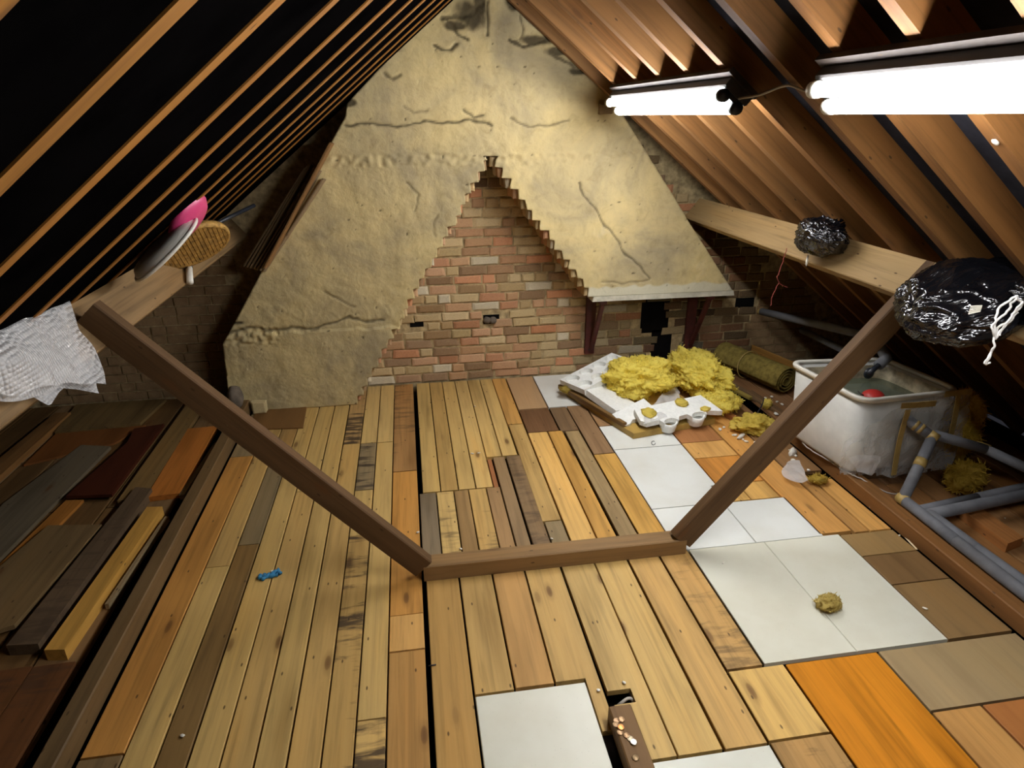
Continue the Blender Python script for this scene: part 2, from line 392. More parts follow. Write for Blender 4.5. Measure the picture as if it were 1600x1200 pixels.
# right hand boards
board(1.604, 1.886, 3.40, 4.66, (160, 108, 64)); board(1.604, 1.886, 3.20, 3.397, (198, 150, 84)); board(1.604, 1.886, 2.90, 3.197, (192, 132, 62)); board(1.56, 1.72, 2.727, 2.897, (204, 160, 88)); board(1.72, 1.886, 2.727, 2.897, (200, 156, 86))
board(1.892, 2.07, 2.385, 4.0, (188, 136, 70)); board(1.892, 2.07, 4.0, 4.66, (120, 82, 54))
board(2.074, 2.155, 2.37, 2.95, (178, 132, 74)); board(2.16, 2.275, 2.37, 2.86, (202, 152, 84)); board(2.074, 2.275, 2.95, 4.66, (132, 98, 62))
board(1.988, 2.275, 2.195, 2.362, (150, 122, 80), 'hardboard', name='floor_panel'); board(1.988, 2.275, 1.995, 2.192, (120, 92, 58), 'hardboard', name='floor_panel'); board(1.988, 2.275, 1.672, 1.992, (138, 110, 72), 'hardboard', name='floor_panel')
board(1.288, 1.668, NEAR, 1.658, (198, 128, 38), 'wood_varnished')
board(1.672, 2.275, 1.388, 1.660, (158, 136, 100), 'hardboard', name='floor_panel')
board(1.672, 1.862, NEAR, 1.382, (172, 126, 68)); board(1.866, 2.275, NEAR, 1.382, (168, 110, 60), 'hardboard', name='floor_panel')
# boards in the eaves
x = 2.375
k = 0
while x < 3.6:
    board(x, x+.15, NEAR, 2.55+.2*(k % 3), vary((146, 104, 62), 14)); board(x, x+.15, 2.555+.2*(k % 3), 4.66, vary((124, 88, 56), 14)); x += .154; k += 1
x = -1.325; k = 0
while x > -2.85:
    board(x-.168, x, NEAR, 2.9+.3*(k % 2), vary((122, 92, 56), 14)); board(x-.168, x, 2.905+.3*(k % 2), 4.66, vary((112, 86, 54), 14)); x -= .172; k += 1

# ---- gable walls
def gable(name, y, t, label):
    pts = [(XL, -.2), (XR, -.2), (XR, .0), (XC, ZR+.25), (XL, .0)]
    bm = bmesh.new(); a = [bm.verts.new((x, y, z)) for x, z in pts]; b = [bm.verts.new((x, y+t, z)) for x, z in pts]; n = len(pts)
    bm.faces.new(a); bm.faces.new(b[::-1])
    for i in range(n): bm.faces.new((a[i], b[i], b[(i+1) % n], a[(i+1) % n]))
    bmesh.ops.recalc_face_normals(bm, faces=bm.faces[:])
    return tag(obj(name, frombm(bm), 'mortar'), label, 'wall', kind='structure')
wall = gable('wall_back', YB+.008, .2, 'brick gable wall at the end of the attic')
gable('wall_front', YN-.2, .2, 'gable wall behind the viewpoint')

# ---- roof
ceil = thing('ceiling', 'sloping timber roof of rafters and felt above the attic', 'roof', kind='structure')
RD = .11
def lining(sgn, off, mat, nm):
    x0, x1 = XC, XC+sgn*(ZR+.3)/MS
    d = off*HY
    vs_ = [(x0, YN-.1, ZR+d), (x1, YN-.1, ZR+d-MS*abs(x1-x0)), (x1, YB+.15, ZR+d-MS*abs(x1-x0)), (x0, YB+.15, ZR+d)]
    vs_ += [(x, y, z+.03) for x, y, z in vs_]
    return obj(nm, mesh(vs_, [(0, 1, 2, 3), (7, 6, 5, 4), (0, 4, 5, 1), (1, 5, 6, 2), (2, 6, 7, 3), (3, 7, 4, 0)]), mat, ceil)
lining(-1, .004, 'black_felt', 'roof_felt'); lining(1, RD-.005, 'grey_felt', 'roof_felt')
nl, nr_ = Vector((MS, 0, -1))/HY, Vector((-MS, 0, -1))/HY     # inward normals
def rafter(sgn, yc, col, dep=RD, wd=.05):
    n = nl if sgn < 0 else nr_
    e = XC+sgn*3.35
    p0 = Vector((XC+sgn*.012, yc, zroof(XC+sgn*.012)))-n*dep/2; p1 = Vector((e, yc, zroof(e)))-n*dep/2
    return beam('rafter', p0, p1, wd, dep, -n, 'rafter_wood', col, ceil)
for yc in (-1.4, -1.05, -.7, -.35, 0, .33, .66, .995, 1.34, 1.71, 2.075, 2.43, 2.78, 3.12, 3.46, 3.80, 4.12): rafter(-1, yc, vary((146, 98, 38), 6), .11, .052)
for yc in (-1.4, -1.06, -.73, -.4, -.07, .26, .59, .92, 1.245, 1.565, 1.87, 2.21, 2.575, 2.905, 3.235, 3.56, 3.95, 4.26): rafter(1, yc, vary((124, 86, 46), 8))
beam('ridge_board', (XC, YN, ZR+.06), (XC, YB, ZR+.06), .022, .16, (0, 0, 1), 'rafter_wood', (120, 78, 40), ceil)

# ---- bricks of the gable
CH = .0682
BR = [(190, 150, 114), (196, 156, 120), (184, 136, 102), (198, 174, 130), (188, 166, 122), (200, 178, 136), (178, 150, 108), (162, 134, 98), (188, 150, 112), (206, 194, 166), (152, 124, 94), (194, 138, 100), (200, 178, 136), (184, 160, 118), (174, 140, 106)]
bmeshes = []
for s in range(8):
    rng = random.Random(s+40); bm = bmesh.new(); bmesh.ops.create_cube(bm, size=1)
    for v in bm.verts: v.co += Vector((rng.uniform(-.035, .035), rng.uniform(-.05, .05), rng.uniform(-.085, .085)))
    bmesh.ops.bevel(bm, geom=[e for e in bm.edges if sum(v.co.y for v in e.verts)/2 < -.2], offset=.10, segments=1, affect='EDGES')
    me = frombm(bm); me.materials.append(MATS['brick']); bmeshes.append(me)
def brick(x0, x1, z0, z1, yface, dep, col, parent):
    o = obj('brick', random.choice(bmeshes), None, parent, col, T(((x0+x1)/2, yface+dep/2, (z0+z1)/2)) @ Matrix.Diagonal((x1-x0, dep, z1-z0, 1)))
    return o
def xin_left(z): return -.455+(z/1.667)*(.545+.455)
def xin_right(z): return .545+(1.667-z)/(1.667-.70)*(1.27-.545) if z > .70 else 9
holes = [(-.031, .069, .445, .512), (.517, .640, .440, .512), (2.54, 2.70, .47, .55)]
def influe(x, z): return (1.76 < x < 1.99 and .30 < z < .58) or (1.86 < x < 2.03 and .02 < z < .32)
rng = random.Random(3)
z = .002; row = 0; nbr = 0; rest = []
while z < 2.0:
    x = -2.6-rng.uniform(0, .2)
    while x < 3.4:
        L = rng.choice((.098, .098, .205, .205, .205, .15)); xm = x+L/2; zm = z+CH/2
        vis = False
        if xin_left(zm)-.12 < xm < (xin_right(zm)+.1 if zm > .70 else 3.2) and zm < 1.70: vis = True
        if xm > 2.33-(zm-.69)*.75 and zm > .6 and xm < 3.2 and zm < zroof(xm)-.02 and zm < 1.95: vis = True
        if xm < -1.18 and zm < 1.15 and zm < zroof(xm)-.05: vis = True
        gapx = rng.uniform(.008, .013)
        if vis and not any(a-.02 < xm < b+.02 and c-.01 < zm < d+.01 for a, b, c, d in holes) and not influe(xm, zm):
            c = rng.choice(BR)
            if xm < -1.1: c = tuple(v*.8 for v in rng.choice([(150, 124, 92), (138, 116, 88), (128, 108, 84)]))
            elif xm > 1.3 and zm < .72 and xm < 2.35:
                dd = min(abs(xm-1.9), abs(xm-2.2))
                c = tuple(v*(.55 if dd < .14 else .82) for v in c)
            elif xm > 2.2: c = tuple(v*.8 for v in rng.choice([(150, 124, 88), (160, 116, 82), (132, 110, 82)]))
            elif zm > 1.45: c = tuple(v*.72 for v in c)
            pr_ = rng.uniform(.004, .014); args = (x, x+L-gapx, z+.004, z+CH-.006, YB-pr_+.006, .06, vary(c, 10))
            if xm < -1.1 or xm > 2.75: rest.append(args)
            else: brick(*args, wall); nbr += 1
        x += L
    z += CH; row += 1
# the bricks of the shaded far corners stay one part
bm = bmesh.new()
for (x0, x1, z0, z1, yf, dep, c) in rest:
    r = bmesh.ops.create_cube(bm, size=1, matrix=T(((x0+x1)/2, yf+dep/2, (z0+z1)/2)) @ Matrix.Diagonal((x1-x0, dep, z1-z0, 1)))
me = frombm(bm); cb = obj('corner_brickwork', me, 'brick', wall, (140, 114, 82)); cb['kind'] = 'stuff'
# putlog holes and sooty flue: shade of their depth painted as flat dark sheets
for a, b, c, d in holes: obj('pocket_shade', mesh([(a, YB+.006, c), (b, YB+.006, c), (b, YB+.006, d), (a, YB+.006, d)], [(0, 1, 2, 3)]), 'soot_and_hole_shade', wall)
obj('flue_opening', mesh([(1.76, YB+.005, .30), (1.99, YB+.005, .30), (1.99, YB+.005, .58), (1.76, YB+.005, .58), (1.86, YB+.005, 0), (2.03, YB+.005, 0), (2.03, YB+.005, .32), (1.86, YB+.005, .32)], [(0, 1, 2, 3), (4, 5, 6, 7)]), 'soot_and_hole_shade', wall)
for q in ((.545, .475), (.59, .47)): obj('rubble_stone', lump((.03, .02, .028), q[0]*30, .2, 2, 2), 'stone', wall, None, T((q[0], YB-.005, q[1])))

# ---- chimney breast : two plastered flues that lean together
breast = thing('chimney_breast', 'plastered chimney breast of two leaning flues meeting above a brick triangle', 'chimney breast', (.5, YF, 0), kind='structure')
rng = random.Random(11)
def stepped(z0, z1, xf, left):
    pts = []; zz = z0
    while zz < z1-.001:
        ze = min(zz+CH, z1); xm = xf((zz+ze)/2)
        pts += [(xm+rng.uniform(-.012, .012), zz+.002), (xm+rng.uniform(-.012, .012), ze-.004)]; zz = ze
    return pts
inl = stepped(0.0, 1.64, xin_left, True); inr = stepped(.705, 1.64, xin_right, False)
out = [(-1.30, 0), (-1.285, .2), (-1.265, .505), (-1.215, .575), (-1.0, .90), (-.70, 1.36), (-.37, 1.84), (-.33, 1.90), (-.315, 1.97), (.02, zroof(.02)+.02), (XC, ZR+.02), (1.0, zroof(1.0)+.02), (1.34, zroof(1.34)+.02), (1.443, 1.86), (1.70, 1.52), (2.0, 1.12), (2.325, .705)]
poly = out+inr+[(.60, 1.66), (.50, 1.66)]+inl[::-1]
def inside(x, z):
    c = False; n = len(poly); j = n-1
    for i in range(n):
        xi, zi = poly[i]; xj, zj = poly[j]
        if (zi > z) != (zj > z) and x < (xj-xi)*(z-zi)/(zj-zi)+xi: c = not c
        j = i
    return c
def dseg(px_, pz, a, b):
    ax, az = a; bx, bz = b; dx, dz = bx-ax, bz-az; L = dx*dx+dz*dz
    t = max(0, min(1, ((px_-ax)*dx+(pz-az)*dz)/L)) if L else 0
    return math.hypot(px_-ax-t*dx, pz-az-t*dz), (ax+t*dx, az+t*dz)
def pv(*pts): return [(lambda v: (v.x, v.z))(PY(a, b, YF)) for a, b in pts]
cracks = [(pv((540, 197), (575, 193), (620, 198), (660, 190), (705, 192), (735, 186), (768, 196)), .006, 1.0), (pv((905, 285), (912, 305), (930, 325), (945, 352), (962, 370), (975, 395), (1000, 415), (1016, 436)), .0045, .9),
    (pv((352, 520), (390, 512), (420, 517), (455, 512), (490, 514), (520, 505), (545, 495), (570, 503), (598, 500)), .012, .8),
    (pv((690, 28), (705, 40), (722, 58), (732, 62)), .009, 1), (pv((678, 70), (690, 79), (704, 78), (714, 68)), .009, 1), (pv((761, 0), (762, 30), (761, 55)), .006, 1), (pv((796, 62), (815, 72), (838, 68), (850, 62)), .012, 1), (pv((690, 30), (735, 22), (752, 5)), .02, .9),
    (pv((725, 172), (740, 184), (755, 180)), .005, .9), (pv((798, 185), (825, 198), (860, 196), (890, 188)), .005, .7), (pv((600, 115), (612, 124), (625, 118)), .008, .8), (pv((860, 85), (885, 95), (905, 110)), .012, .9),
    (pv((505, 455), (530, 468), (555, 480)), .004, .7), (pv((632, 165), (645, 178), (668, 172)), .004, .6), (pv((812, 25), (818, 45), (812, 62)), .006, .8), (pv((635, 285), (655, 305), (648, 330)), .004, .6), (pv((685, 335), (676, 350), (680, 370)), .003, .5), (pv((940, 440), (975, 443), (1015, 438)), .004, .5)]
blots = [(v.x, v.z, a_, b_) for v, a_, b_ in ((PY(735, 25, YF), .11, .09), (PY(750, 5, YF), .05, .12), (PY(712, 40, YF), .09, .03), (PY(842, 62, YF), .12, .035), (PY(870, 80, YF), .09, .03), (PY(545, 160, YF), .05, .03), (PY(800, 5, YF), .05, .05), (PY(905, 112, YF), .07, .025), (PY(370, 505, YF), .06, .015))]
G = .0088
x0, x1, z0, z1 = -1.32, 2.34, 0, 2.70
nx, nz = int((x1-x0)/G), int((z1-z0)/G)
idx = {}; VV = []; FF = []; dirt = []; paint = []
cellin = {}
for i in range(nx):
    for j in range(nz):
        if inside(x0+(i+.5)*G, z0+(j+.5)*G): cellin[(i, j)] = True
def pvert(i, j):
    if (i, j) in idx: return idx[(i, j)]
    x, zz = x0+i*G, z0+j*G
    nb_ = [cellin.get(c, False) for c in ((i, j), (i-1, j), (i, j-1), (i-1, j-1))]
    if not all(nb_):
        best = min((dseg(x, zz, poly[k], poly[(k+1) % len(poly)]) for k in range(len(poly))), key=lambda t: t[0])
        if best[0] < G*1.2: x, zz = best[1]
    p = Vector((x, 0, zz)); h = .010*fbm(p*2.2+Vector((3, 1, 7)), 4)+.007*fbm(p*9, 3)
    q_ = Vector((p.x*3.3+p.z*1.2, 0, p.z*2.1-p.x*.6))+Vector((1, 0, 2))*noise.noise(p*2.4)*.5; h += .0045*abs(noise.noise(q_*2.2))+.003*max(0, 1-abs(noise.noise(q_*3+Vector((4, 4, 4))))*14)*max(0, noise.noise(p*3.7))*2   # trowel sweeps
    if x < .2 and zz < .56+.02*noise.noise(p*14): h += .014                              # lower coat stands proud
    if abs(zz-1.64) < .035: h += .012*noise.noise(p*26)                                   # rough lap line
    if x < -.9 and .49 < zz < .60: h += .02*noise.noise(p*30)
    dr = 0
    for pts, wd, st in cracks:
        wob = wd*.45*(1+1.2*noise.noise(p*30))
        for a, b in zip(pts, pts[1:]):
            if abs(x-(a[0]+b[0])/2) > .25 or abs(zz-(a[1]+b[1])/2) > .25: continue
            d = dseg(x+.010*noise.noise(p*18), zz+.010*noise.noise(p*18+Vector((5, 5, 5))), a, b)[0]
            if d < wob+.008: dr = max(dr, .85*st*max(0, min(1, (wob+.008-d)/.008))) 
    h -= .012*dr
    for bx, bz, bw_, bh in blots:
        e_ = math.hypot((x-bx)/bw_, (zz-bz)/bh)+.55*fbm(p*11, 3)
        if e_ < 1: dr = max(dr, min(.9, (1-e_)*2.2)); h -= .006*min(1, (1-e_)*2)
    if zz > 2.25: dr = max(dr, .8*max(0, min(1, (fbm(p*3.1+Vector((1.7, 0, 2)), 4)-.12)*3.5)))
    spk = noise.noise(p*55)+.6*noise.noise(p*19)
    if spk > .78: dr = max(dr, min(.85, (spk-.78)*5)); h -= .004
    pt = max(0, min(1, ((.775+.02*noise.noise(p*16))-zz)/.012)) if x > 1.2 else 0
    idx[(i, j)] = len(VV); VV.append((x, YF-h, zz)); dirt.append(dr); paint.append(pt*.85)
    return idx[(i, j)]
for (i, j) in cellin: FF.append((pvert(i, j), pvert(i+1, j), pvert(i+1, j+1), pvert(i, j+1)))
me = mesh(VV, FF, 'plaster', True); bm = bmesh.new(); bm.from_mesh(me)
be = [e for e in bm.edges if len(e.link_faces) == 1]
r = bmesh.ops.extrude_edge_only(bm, edges=be)
for v in [g for g in r['geom'] if isinstance(g, bmesh.types.BMVert)]: v.co.y = YF+.045
bmesh.ops.recalc_face_normals(bm, faces=bm.faces[:])
bm.to_mesh(me); bm.free()
n_ = len(me.vertices)
at = me.attributes.new('dirt', 'FLOAT', 'POINT'); at.data.foreach_set('value', (dirt+[.3]*n_)[:n_])
at = me.attributes.new('paint', 'FLOAT', 'POINT'); at.data.foreach_set('value', (paint+[0]*n_)[:n_])
for p in me.polygons: p.use_smooth = abs(p.normal.y) > .5
obj('plaster_coat', me, 'plaster', breast)
# brick core behind the coat
core = [(-1.285, 0), (-1.25, .50), (-.34, 1.86), (-.30, 1.97), (XC, ZR), (1.33, 1.96), (1.43, 1.85), (2.305, .71)]+[(x+.03, z) for x, z in inr]+[(.60, 1.67), (.50, 1.67)]+[(x-.03, z) for x, z in inl[::-1]]
bm = bmesh.new(); a = [bm.verts.new((x, YF+.035, z)) for x, z in core]; b = [bm.verts.new((x, YB+.02, z)) for x, z in core]; n = len(core)
f1 = bm.faces.new(a); f2 = bm.faces.new(b)
for i in range(n): bm.faces.new((a[i], b[i], b[(i+1) % n], a[(i+1) % n]))
bm.normal_update(); bmesh.ops.triangulate(bm, faces=[f1, f2], ngon_method='EAR_CLIP'); bmesh.ops.recalc_face_normals(bm, faces=bm.faces[:])
obj('flue_core', frombm(bm), 'mortar', breast)
# racked brick ends along both inner edges
zz = .705
while zz < 1.62:
    xm = xin_right(zz+CH/2); c = vary(rng.choice(BR), 8)
    brick(xm-.028, xm+.09, zz+.004, zz+CH-.005, YF+.03, .11, c, breast)
    brick(xm-.030, xm+.09, zz+.004, zz+CH-.005, YF+.15, .105, vary(rng.choice(BR), 8), breast)
    brick(xm-.026, xm+.09, zz+.004, zz+CH-.005, YF+.265, .06, vary(rng.choice(BR), 8), breast); zz += CH
zz = 0
while zz < 1.62:
    xm = xin_left(zz+CH/2)
    brick(xm-.09, xm+.022, zz+.004, zz+CH-.005, YF+.04, .13, vary(rng.choice(BR), 8), breast)
    brick(xm-.09, xm+.026, zz+.004, zz+CH-.005, YF+.18, .14, vary(rng.choice(BR), 8), breast); zz += CH
brick(1.245, 1.33, 1.905, 1.965, YF-.05, .08, (150, 128, 92), breast)
# ---- shelf under the right flue
sh = thing('corbel_shelf', 'white painted corbel slab under the right flue on brown brackets', 'shelf', (1.8, 4.5, .66))
obj('slab', mesh([(1.262, YF-.012, .672), (2.335, YF-.012, .672), (2.335, YB-.012, .672), (1.262, YB-.012, .672), (1.27, YF-.008, .706), (2.328, YF-.008, .706), (2.328, YB-.012, .706), (1.27, YB-.012, .706)],
    [(0, 3, 2, 1), (4, 5, 6, 7), (0, 1, 5, 4), (1, 2, 6, 5), (2, 3, 7, 6), (3, 0, 4, 7)]), 'shelf_paint', sh)
for xb in (1.345, 2.165):
    br = obj('bracket', plankmesh(.075, .50, .028, .003), 'bracket_paint', sh, None, beam_mw((xb, YB-.022, .165), (xb, YB-.022, .668), (0, -1, 0)))
    obj('arm', plankmesh(.05, .27, .03, .003), 'bracket_paint', br, None, beam_mw((xb+.01, YB-.04, .653), (xb+.01, YF+.02, .653), (0, 0, 1)))
    obj('brace', plankmesh(.03, .50, .03, .003), 'bracket_paint', br, None, beam_mw((xb+.01, YB-.045, .20), (xb+.01, YF+.05, .635), (0, -.8, -.5)))
    obj('screw', disc_lathe([(.0, .006), (.006, .005), (.008, 0)], 8), 'fixture_metal', br, None, frame_mw((xb-.005, YB-.037, .20), (1, 0, 0), (0, -1, 0)))

# ================================================================ TIMBERS
def big(name, p0, p1, wd, dp, up, col, label, cat, mat='rafter_wood'):
    return tag(beam(name, p0, p1, wd, dp, up, mat, col, None, .005), label, cat)
# purlins: broad face looks up the slope; edge bears on the rafters
PT, PD = .06, .175
ur, ul = Vector((-1, 0, MS))/HY, Vector((1, 0, MS))/HY        # up-slope directions
pr0 = Vector((2.131, 0, 1.335))+nr_*(PD/2+.001)-ur*PT/2
big('purlin', pr0+Vector((0, -1.5, 0)), pr0+Vector((0, 4.645, 0)), PT, PD, nr_, (152, 126, 86), 'long wooden purlin under the right rafters with black bags on it', 'beam')
pl0 = Vector((-1.179, 0, 1.297))+nl*(PD/2+.001)-ul*PT/2
big('purlin', pl0+Vector((0, -1.5, 0)), pl0+Vector((0, 4.645, 0)), PT, PD, nl, (132, 106, 72), 'long wooden purlin under the left rafters holding trays and bubble wrap', 'beam')
big('floor_beam', (-.028, 2.387, .040), (1.186, 2.387, .040), .086, .078, (0, 0, 1), (132, 102, 64), 'short squared floor beam joining the feet of the two struts', 'beam', 'wood')
def strut(name, u0, u1, dp, label):
    u0, u1 = Vector((u0[0], 2.3725, u0[1])), Vector((u1[0], 2.3725, u1[1])); d = (u1-u0).normalized()
    n = Vector((0, 1, 0)).cross(d); n = n if n.z > 0 else -n
    o = big(name, u0-n*dp/2, u1-n*dp/2, .055, dp, n, (88, 64, 38), label, 'beam'); return o
strut('roof_strut', (.010, .098), (-1.075, 1.312), .098, 'dark wooden strut slanting from the floor beam up to the left purlin')
strut('roof_strut', (1.123, .100), (2.128, 1.335), .104, 'brown wooden strut slanting from the floor beam up to the right purlin')
big('floor_joist', (-1.192, NEAR, .045), (-1.192, 4.36, .045), .066, .09, (0, 0, 1), (106, 84, 54), 'raised brown joist along the left edge of the boarded floor', 'beam', 'wood')
big('floor_joist', (2.326, NEAR, .039), (2.326, 3.42, .039), .086, .078, (0, 0, 1), (122, 84, 46), 'raised reddish joist along the right edge of the floor beside the tank', 'beam', 'wood')

# ================================================================ LAMPS
def lamp(y0, y1, label):
    cx_, d = 1.285, .088
    o = Vector((1.285, 0, zroof(1.285)))+nr_*d                     # midpoint between the tubes
    sl = Vector((1, 0, -MS))/HY
    t = thing('fluorescent_lamp', label, 'lamp', (o.x, (y0+y1)/2, o.z), 'twin tube lamps on the right slope')
    Y = lambda v, y: Vector((v.x, y, v.z))
    obj('mounting_board', plankmesh(.15, y1-y0+.03, .022, .002), 'rafter_wood', t, (46, 38, 33), beam_mw(Y(o-nr_*.073-sl*.01, y0-.015), Y(o-nr_*.073-sl*.01, y1+.015), -nr_))
    obj('housing', plankmesh(.118, y1-y0, .036, .006), 'fixture_metal', t, None, beam_mw(Y(o-nr_*.042, y0), Y(o-nr_*.042, y1), nr_))
    for s in (-1, 1):
        c = o+sl*s*.036
        obj('tube', tube([Y(c, y0+.03), Y(c, y1-.03)], .0212, 16), 'tube_glow', t)
        for ye, dr_ in ((y0, 1), (y1, -1)):
            e = obj('lamp_holder', tube([Y(c, ye), Y(c, ye+dr_*.028)], .024, 14), 'fixture_black' if ye == y0 else 'white_plastic', t)
    for ye in (y0+.02, y1-.02):
        obj('end_bracket', plankmesh(.085, .03, .05, .004), 'fixture_black', t, None, beam_mw(Y(o-nr_*.03, ye-.015), Y(o-nr_*.03, ye+.015), nr_))
    return o
o1 = lamp(2.50, 3.98, 'lit twin tube lamp nearer the plastered chimney breast'); lamp(.43, 1.93, 'lit twin tube lamp at the right edge nearest the viewer')
tag(obj('lamp_cable', tube(smoothpath([(1.26, 2.50, 1.955), (1.28, 2.38, 1.965), (1.30, 2.25, 1.99), (1.29, 2.12, 1.97), (1.26, 1.96, 1.955)], 8), .0045, 6), 'cable_white'), 'thin pale cable strung between the two tube lamps', 'cable')

# ================================================================ LEFT: loose boards
def loose(name, pts, z0, t, col, label, mat='wood', cat='board', group='loose boards lying left of the joist'):
    """pts: plan corners; the board keeps its own thickness"""
    c = sum((Vector((p[0], p[1], 0)) for p in pts), Vector())/len(pts)
    me = extrude_poly([(p[0]-c.x, p[1]-c.y) for p in pts], 0, t)
    return tag(obj(name, me, mat, None, col, T((c.x, c.y, z0+.001))), label, cat, group)
loose('loose_board', [(-1.605, 2.17), (-1.49, 2.16), (-1.452, 3.28), (-1.545, 3.31)], 0, .05, (96, 78, 58), 'thick weathered dark plank with a ragged far end, beside the yellow batten', 'wood_lightly_stained')
loose('loose_board', [(-1.45, 2.12), (-1.375, 2.11), (-1.335, 3.08), (-1.412, 3.09)], 0, .052, (196, 148, 70), 'yellow square-edged batten lying closest to the left joist')
loose('loose_board', [(-1.72, 2.27), (-1.645, 2.30), (-1.59, 2.985), (-1.85, 3.02), (-1.90, 2.75), (-1.98, 2.25)], .017, .02, (116, 94, 62), 'broad brown sheet beside the thick weathered plank')
loose('loose_board', [(-2.10, 2.40), (-1.98, 2.42), (-1.90, 3.90), (-2.09, 3.95), (-2.20, 3.3)], 0, .02, (106, 95, 76), 'grey painted board with a pale worn edge, left of the dark red panel')
loose('loose_board', [(-1.96, 2.50), (-1.865, 2.48), (-1.80, 3.28), (-1.89, 3.29)], 0, .016, (170, 112, 48), 'orange-tan strip between the grey board and the broad brown sheet')
loose('loose_board', [(-1.885, 3.29), (-1.65, 3.27), (-1.66, 4.14), (-1.83, 4.10), (-1.80, 3.90)], .022, .018, (70, 32, 18), 'dark red-brown panel lying over the grey board', 'hardboard')
loose('loose_board', [(-1.605, 3.215), (-1.478, 3.225), (-1.500, 4.62), (-1.62, 4.62)], 0, .03, (124, 98, 58), 'long brown-grey board left of the orange board')
loose('loose_board', [(-1.468, 3.225), (-1.302, 3.24), (-1.318, 4.07), (-1.492, 4.06)], 0, .03, (180, 112, 50), 'bright orange varnished board against the left joist', 'wood_varnished')
loose('loose_board', [(-1.30, 3.22), (-1.275, 3.22), (-1.255, 3.83), (-1.272, 3.83)], 0, .03, (158, 140, 110), 'thin pale lath beside the orange board')
loose('loose_board', [(-1.345, 2.38), (-1.33, 2.38), (-1.29, 3.02), (-1.31, 3.02)], 0, .028, (152, 132, 98), 'thin pale lath between the yellow batten and the joist')
for i, (a, b, lb) in enumerate(((-1.47, -1.33, 'nearest'), (-1.62, -1.475, 'middle'), (-1.95, -1.625, 'outermost'))):
    loose('loose_board', [(a, 1.15), (b, 1.15), (b, 2.075), (a, 2.07)], 0, .022, (104, 66, 36), '%s dark brown board of the three in the left front corner' % lb, 'wood_lightly_stained')
loose('loose_sheet', [(-2.34, 4.17), (-1.84, 4.22), (-1.80, 4.62), (-2.40, 4.62)], 0, .02, (112, 90, 54), 'wide brown board lying against the dark gable brickwork at far left', cat='sheet')
loose('loose_sheet', [(-2.32, 3.75), (-1.90, 3.96), (-1.80, 4.20), (-2.33, 4.16)], 0, .012, (120, 74, 36), 'rust-brown sheet in front of the wide board by the gable', 'hardboard', 'sheet')
loose('loose_board', [(-2.50, 3.0), (-2.36, 3.0), (-2.36, 4.45), (-2.46, 4.45)], 0, .035, (128, 92, 52), 'long board standing nearest the left eaves with a pale edge')
loose('loose_sheet', [(-1.125, 4.03), (-.765, 4.0), (-.785, 4.335), (-1.12, 4.335)], 0, .008, (118, 84, 46), 'small brown hardboard sheet at the foot of the left flue', 'hardboard', 'sheet', None)
tag(obj('stone_lump', lump((.05, .06, .09), 5, .12, 1.5, 3, 3, flat=-.06), 'stone', None, None, T((-1.22, 4.24, .15))), 'grey rounded stone at the corner of the left flue', 'stone')
tag(obj('plaster_lump', bmeshes[2].copy(), None, None, (190, 172, 128), T((-1.09, 4.30, .05)) @ Matrix.Diagonal((.09, .05, .085, 1))), 'pale plaster block at the foot of the left flue', 'rubble')

# ---- things on the left purlin
def view_disc(center, ang, ratio, sgn=1):
    """matrix of a disc leaning so that it is seen foreshortened from the room's middle"""
    wv = (center-EYE).normalized(); a = math.radians(ang)
    u = (R2*math.cos(a)+U2*math.sin(a)); u = (u-wv*u.dot(wv)).normalized(); v = wv.cross(u)
    b = math.acos(ratio); y = v*math.cos(b)+wv*math.sin(b)*sgn
    return frame_mw(center, u, u.cross(y))
cw = PY(299, 388, 3.25)
bk = thing('wicker_tray', 'round woven wicker tray leaning on the left purlin', 'basket', cw)
mw = view_disc(cw, 22, .40)
R = .185
weave = []
bm = bmesh.new()
for k in range(-9, 10):
    xx = k*R/10; L = math.sqrt(max(0, R*R*.97-xx*xx))
    for a, b, zo in (((xx, -L), (xx, L), .0), ((-L, xx), (L, xx), .004)):
        dx, dy = b[0]-a[0], b[1]-a[1]; l = math.hypot(dx, dy); 
        if l < .02: continue
        nx_, ny_ = -dy/l*.0075, dx/l*.0075
        v = [bm.verts.new((p[0]+s*nx_, p[1]+s*ny_, zo+h)) for p in (a, b) for s in (-1, 1) for h in (0, .003)]
        for f in ((0, 1, 5, 4), (2, 6, 7, 3), (1, 3, 7, 5), (0, 4, 6, 2)): bm.faces.new([v[i] for i in f])
obj('woven_base', frombm(bm), 'wicker', bk, None, mw)
obj('rim', disc_lathe([(R-.012, .0), (R, -.004), (R+.006, .014), (R, .032), (R-.012, .028), (R-.012, 0)], 40), 'wicker', bk, None, mw)
ct = PY(250, 381, 2.75); mw = view_disc(ct, 46, .13, -1)
tr = thing('round_tray', 'white round plastic tray wedged behind the wicker tray', 'tray', ct)
obj('dish', disc_lathe([(0, 0), (.10, .0), (.14, .008), (.158, .026), (.165, .028), (.16, .02), (.145, .0), (.10, -.008), (0, -.008)], 40), 'white_plastic', tr, None, mw)
obj('rim', disc_lathe([(.158, .024), (.168, .022), (.172, .03), (.166, .036), (.158, .034), (.158, .024)], 40), 'white_plastic', tr, None, mw)
cp = PY(303, 343, 2.80); mw = view_disc(cp, 56, .28, 1)
tag(obj('plastic_dish', disc_lathe([(0, 0), (.07, .0), (.088, .012), (.102, .034), (.108, .036), (.100, .012), (.08, -.006), (0, -.006)], 36), 'pink_plastic', None, None, mw), 'bright pink plastic dish standing behind the white tray', 'dish')
q0, q1 = PN(295, 414, ul, ul.dot(pl0)+PT/2+.02), PN(297, 441, ul, ul.dot(pl0)+PT/2+.02)
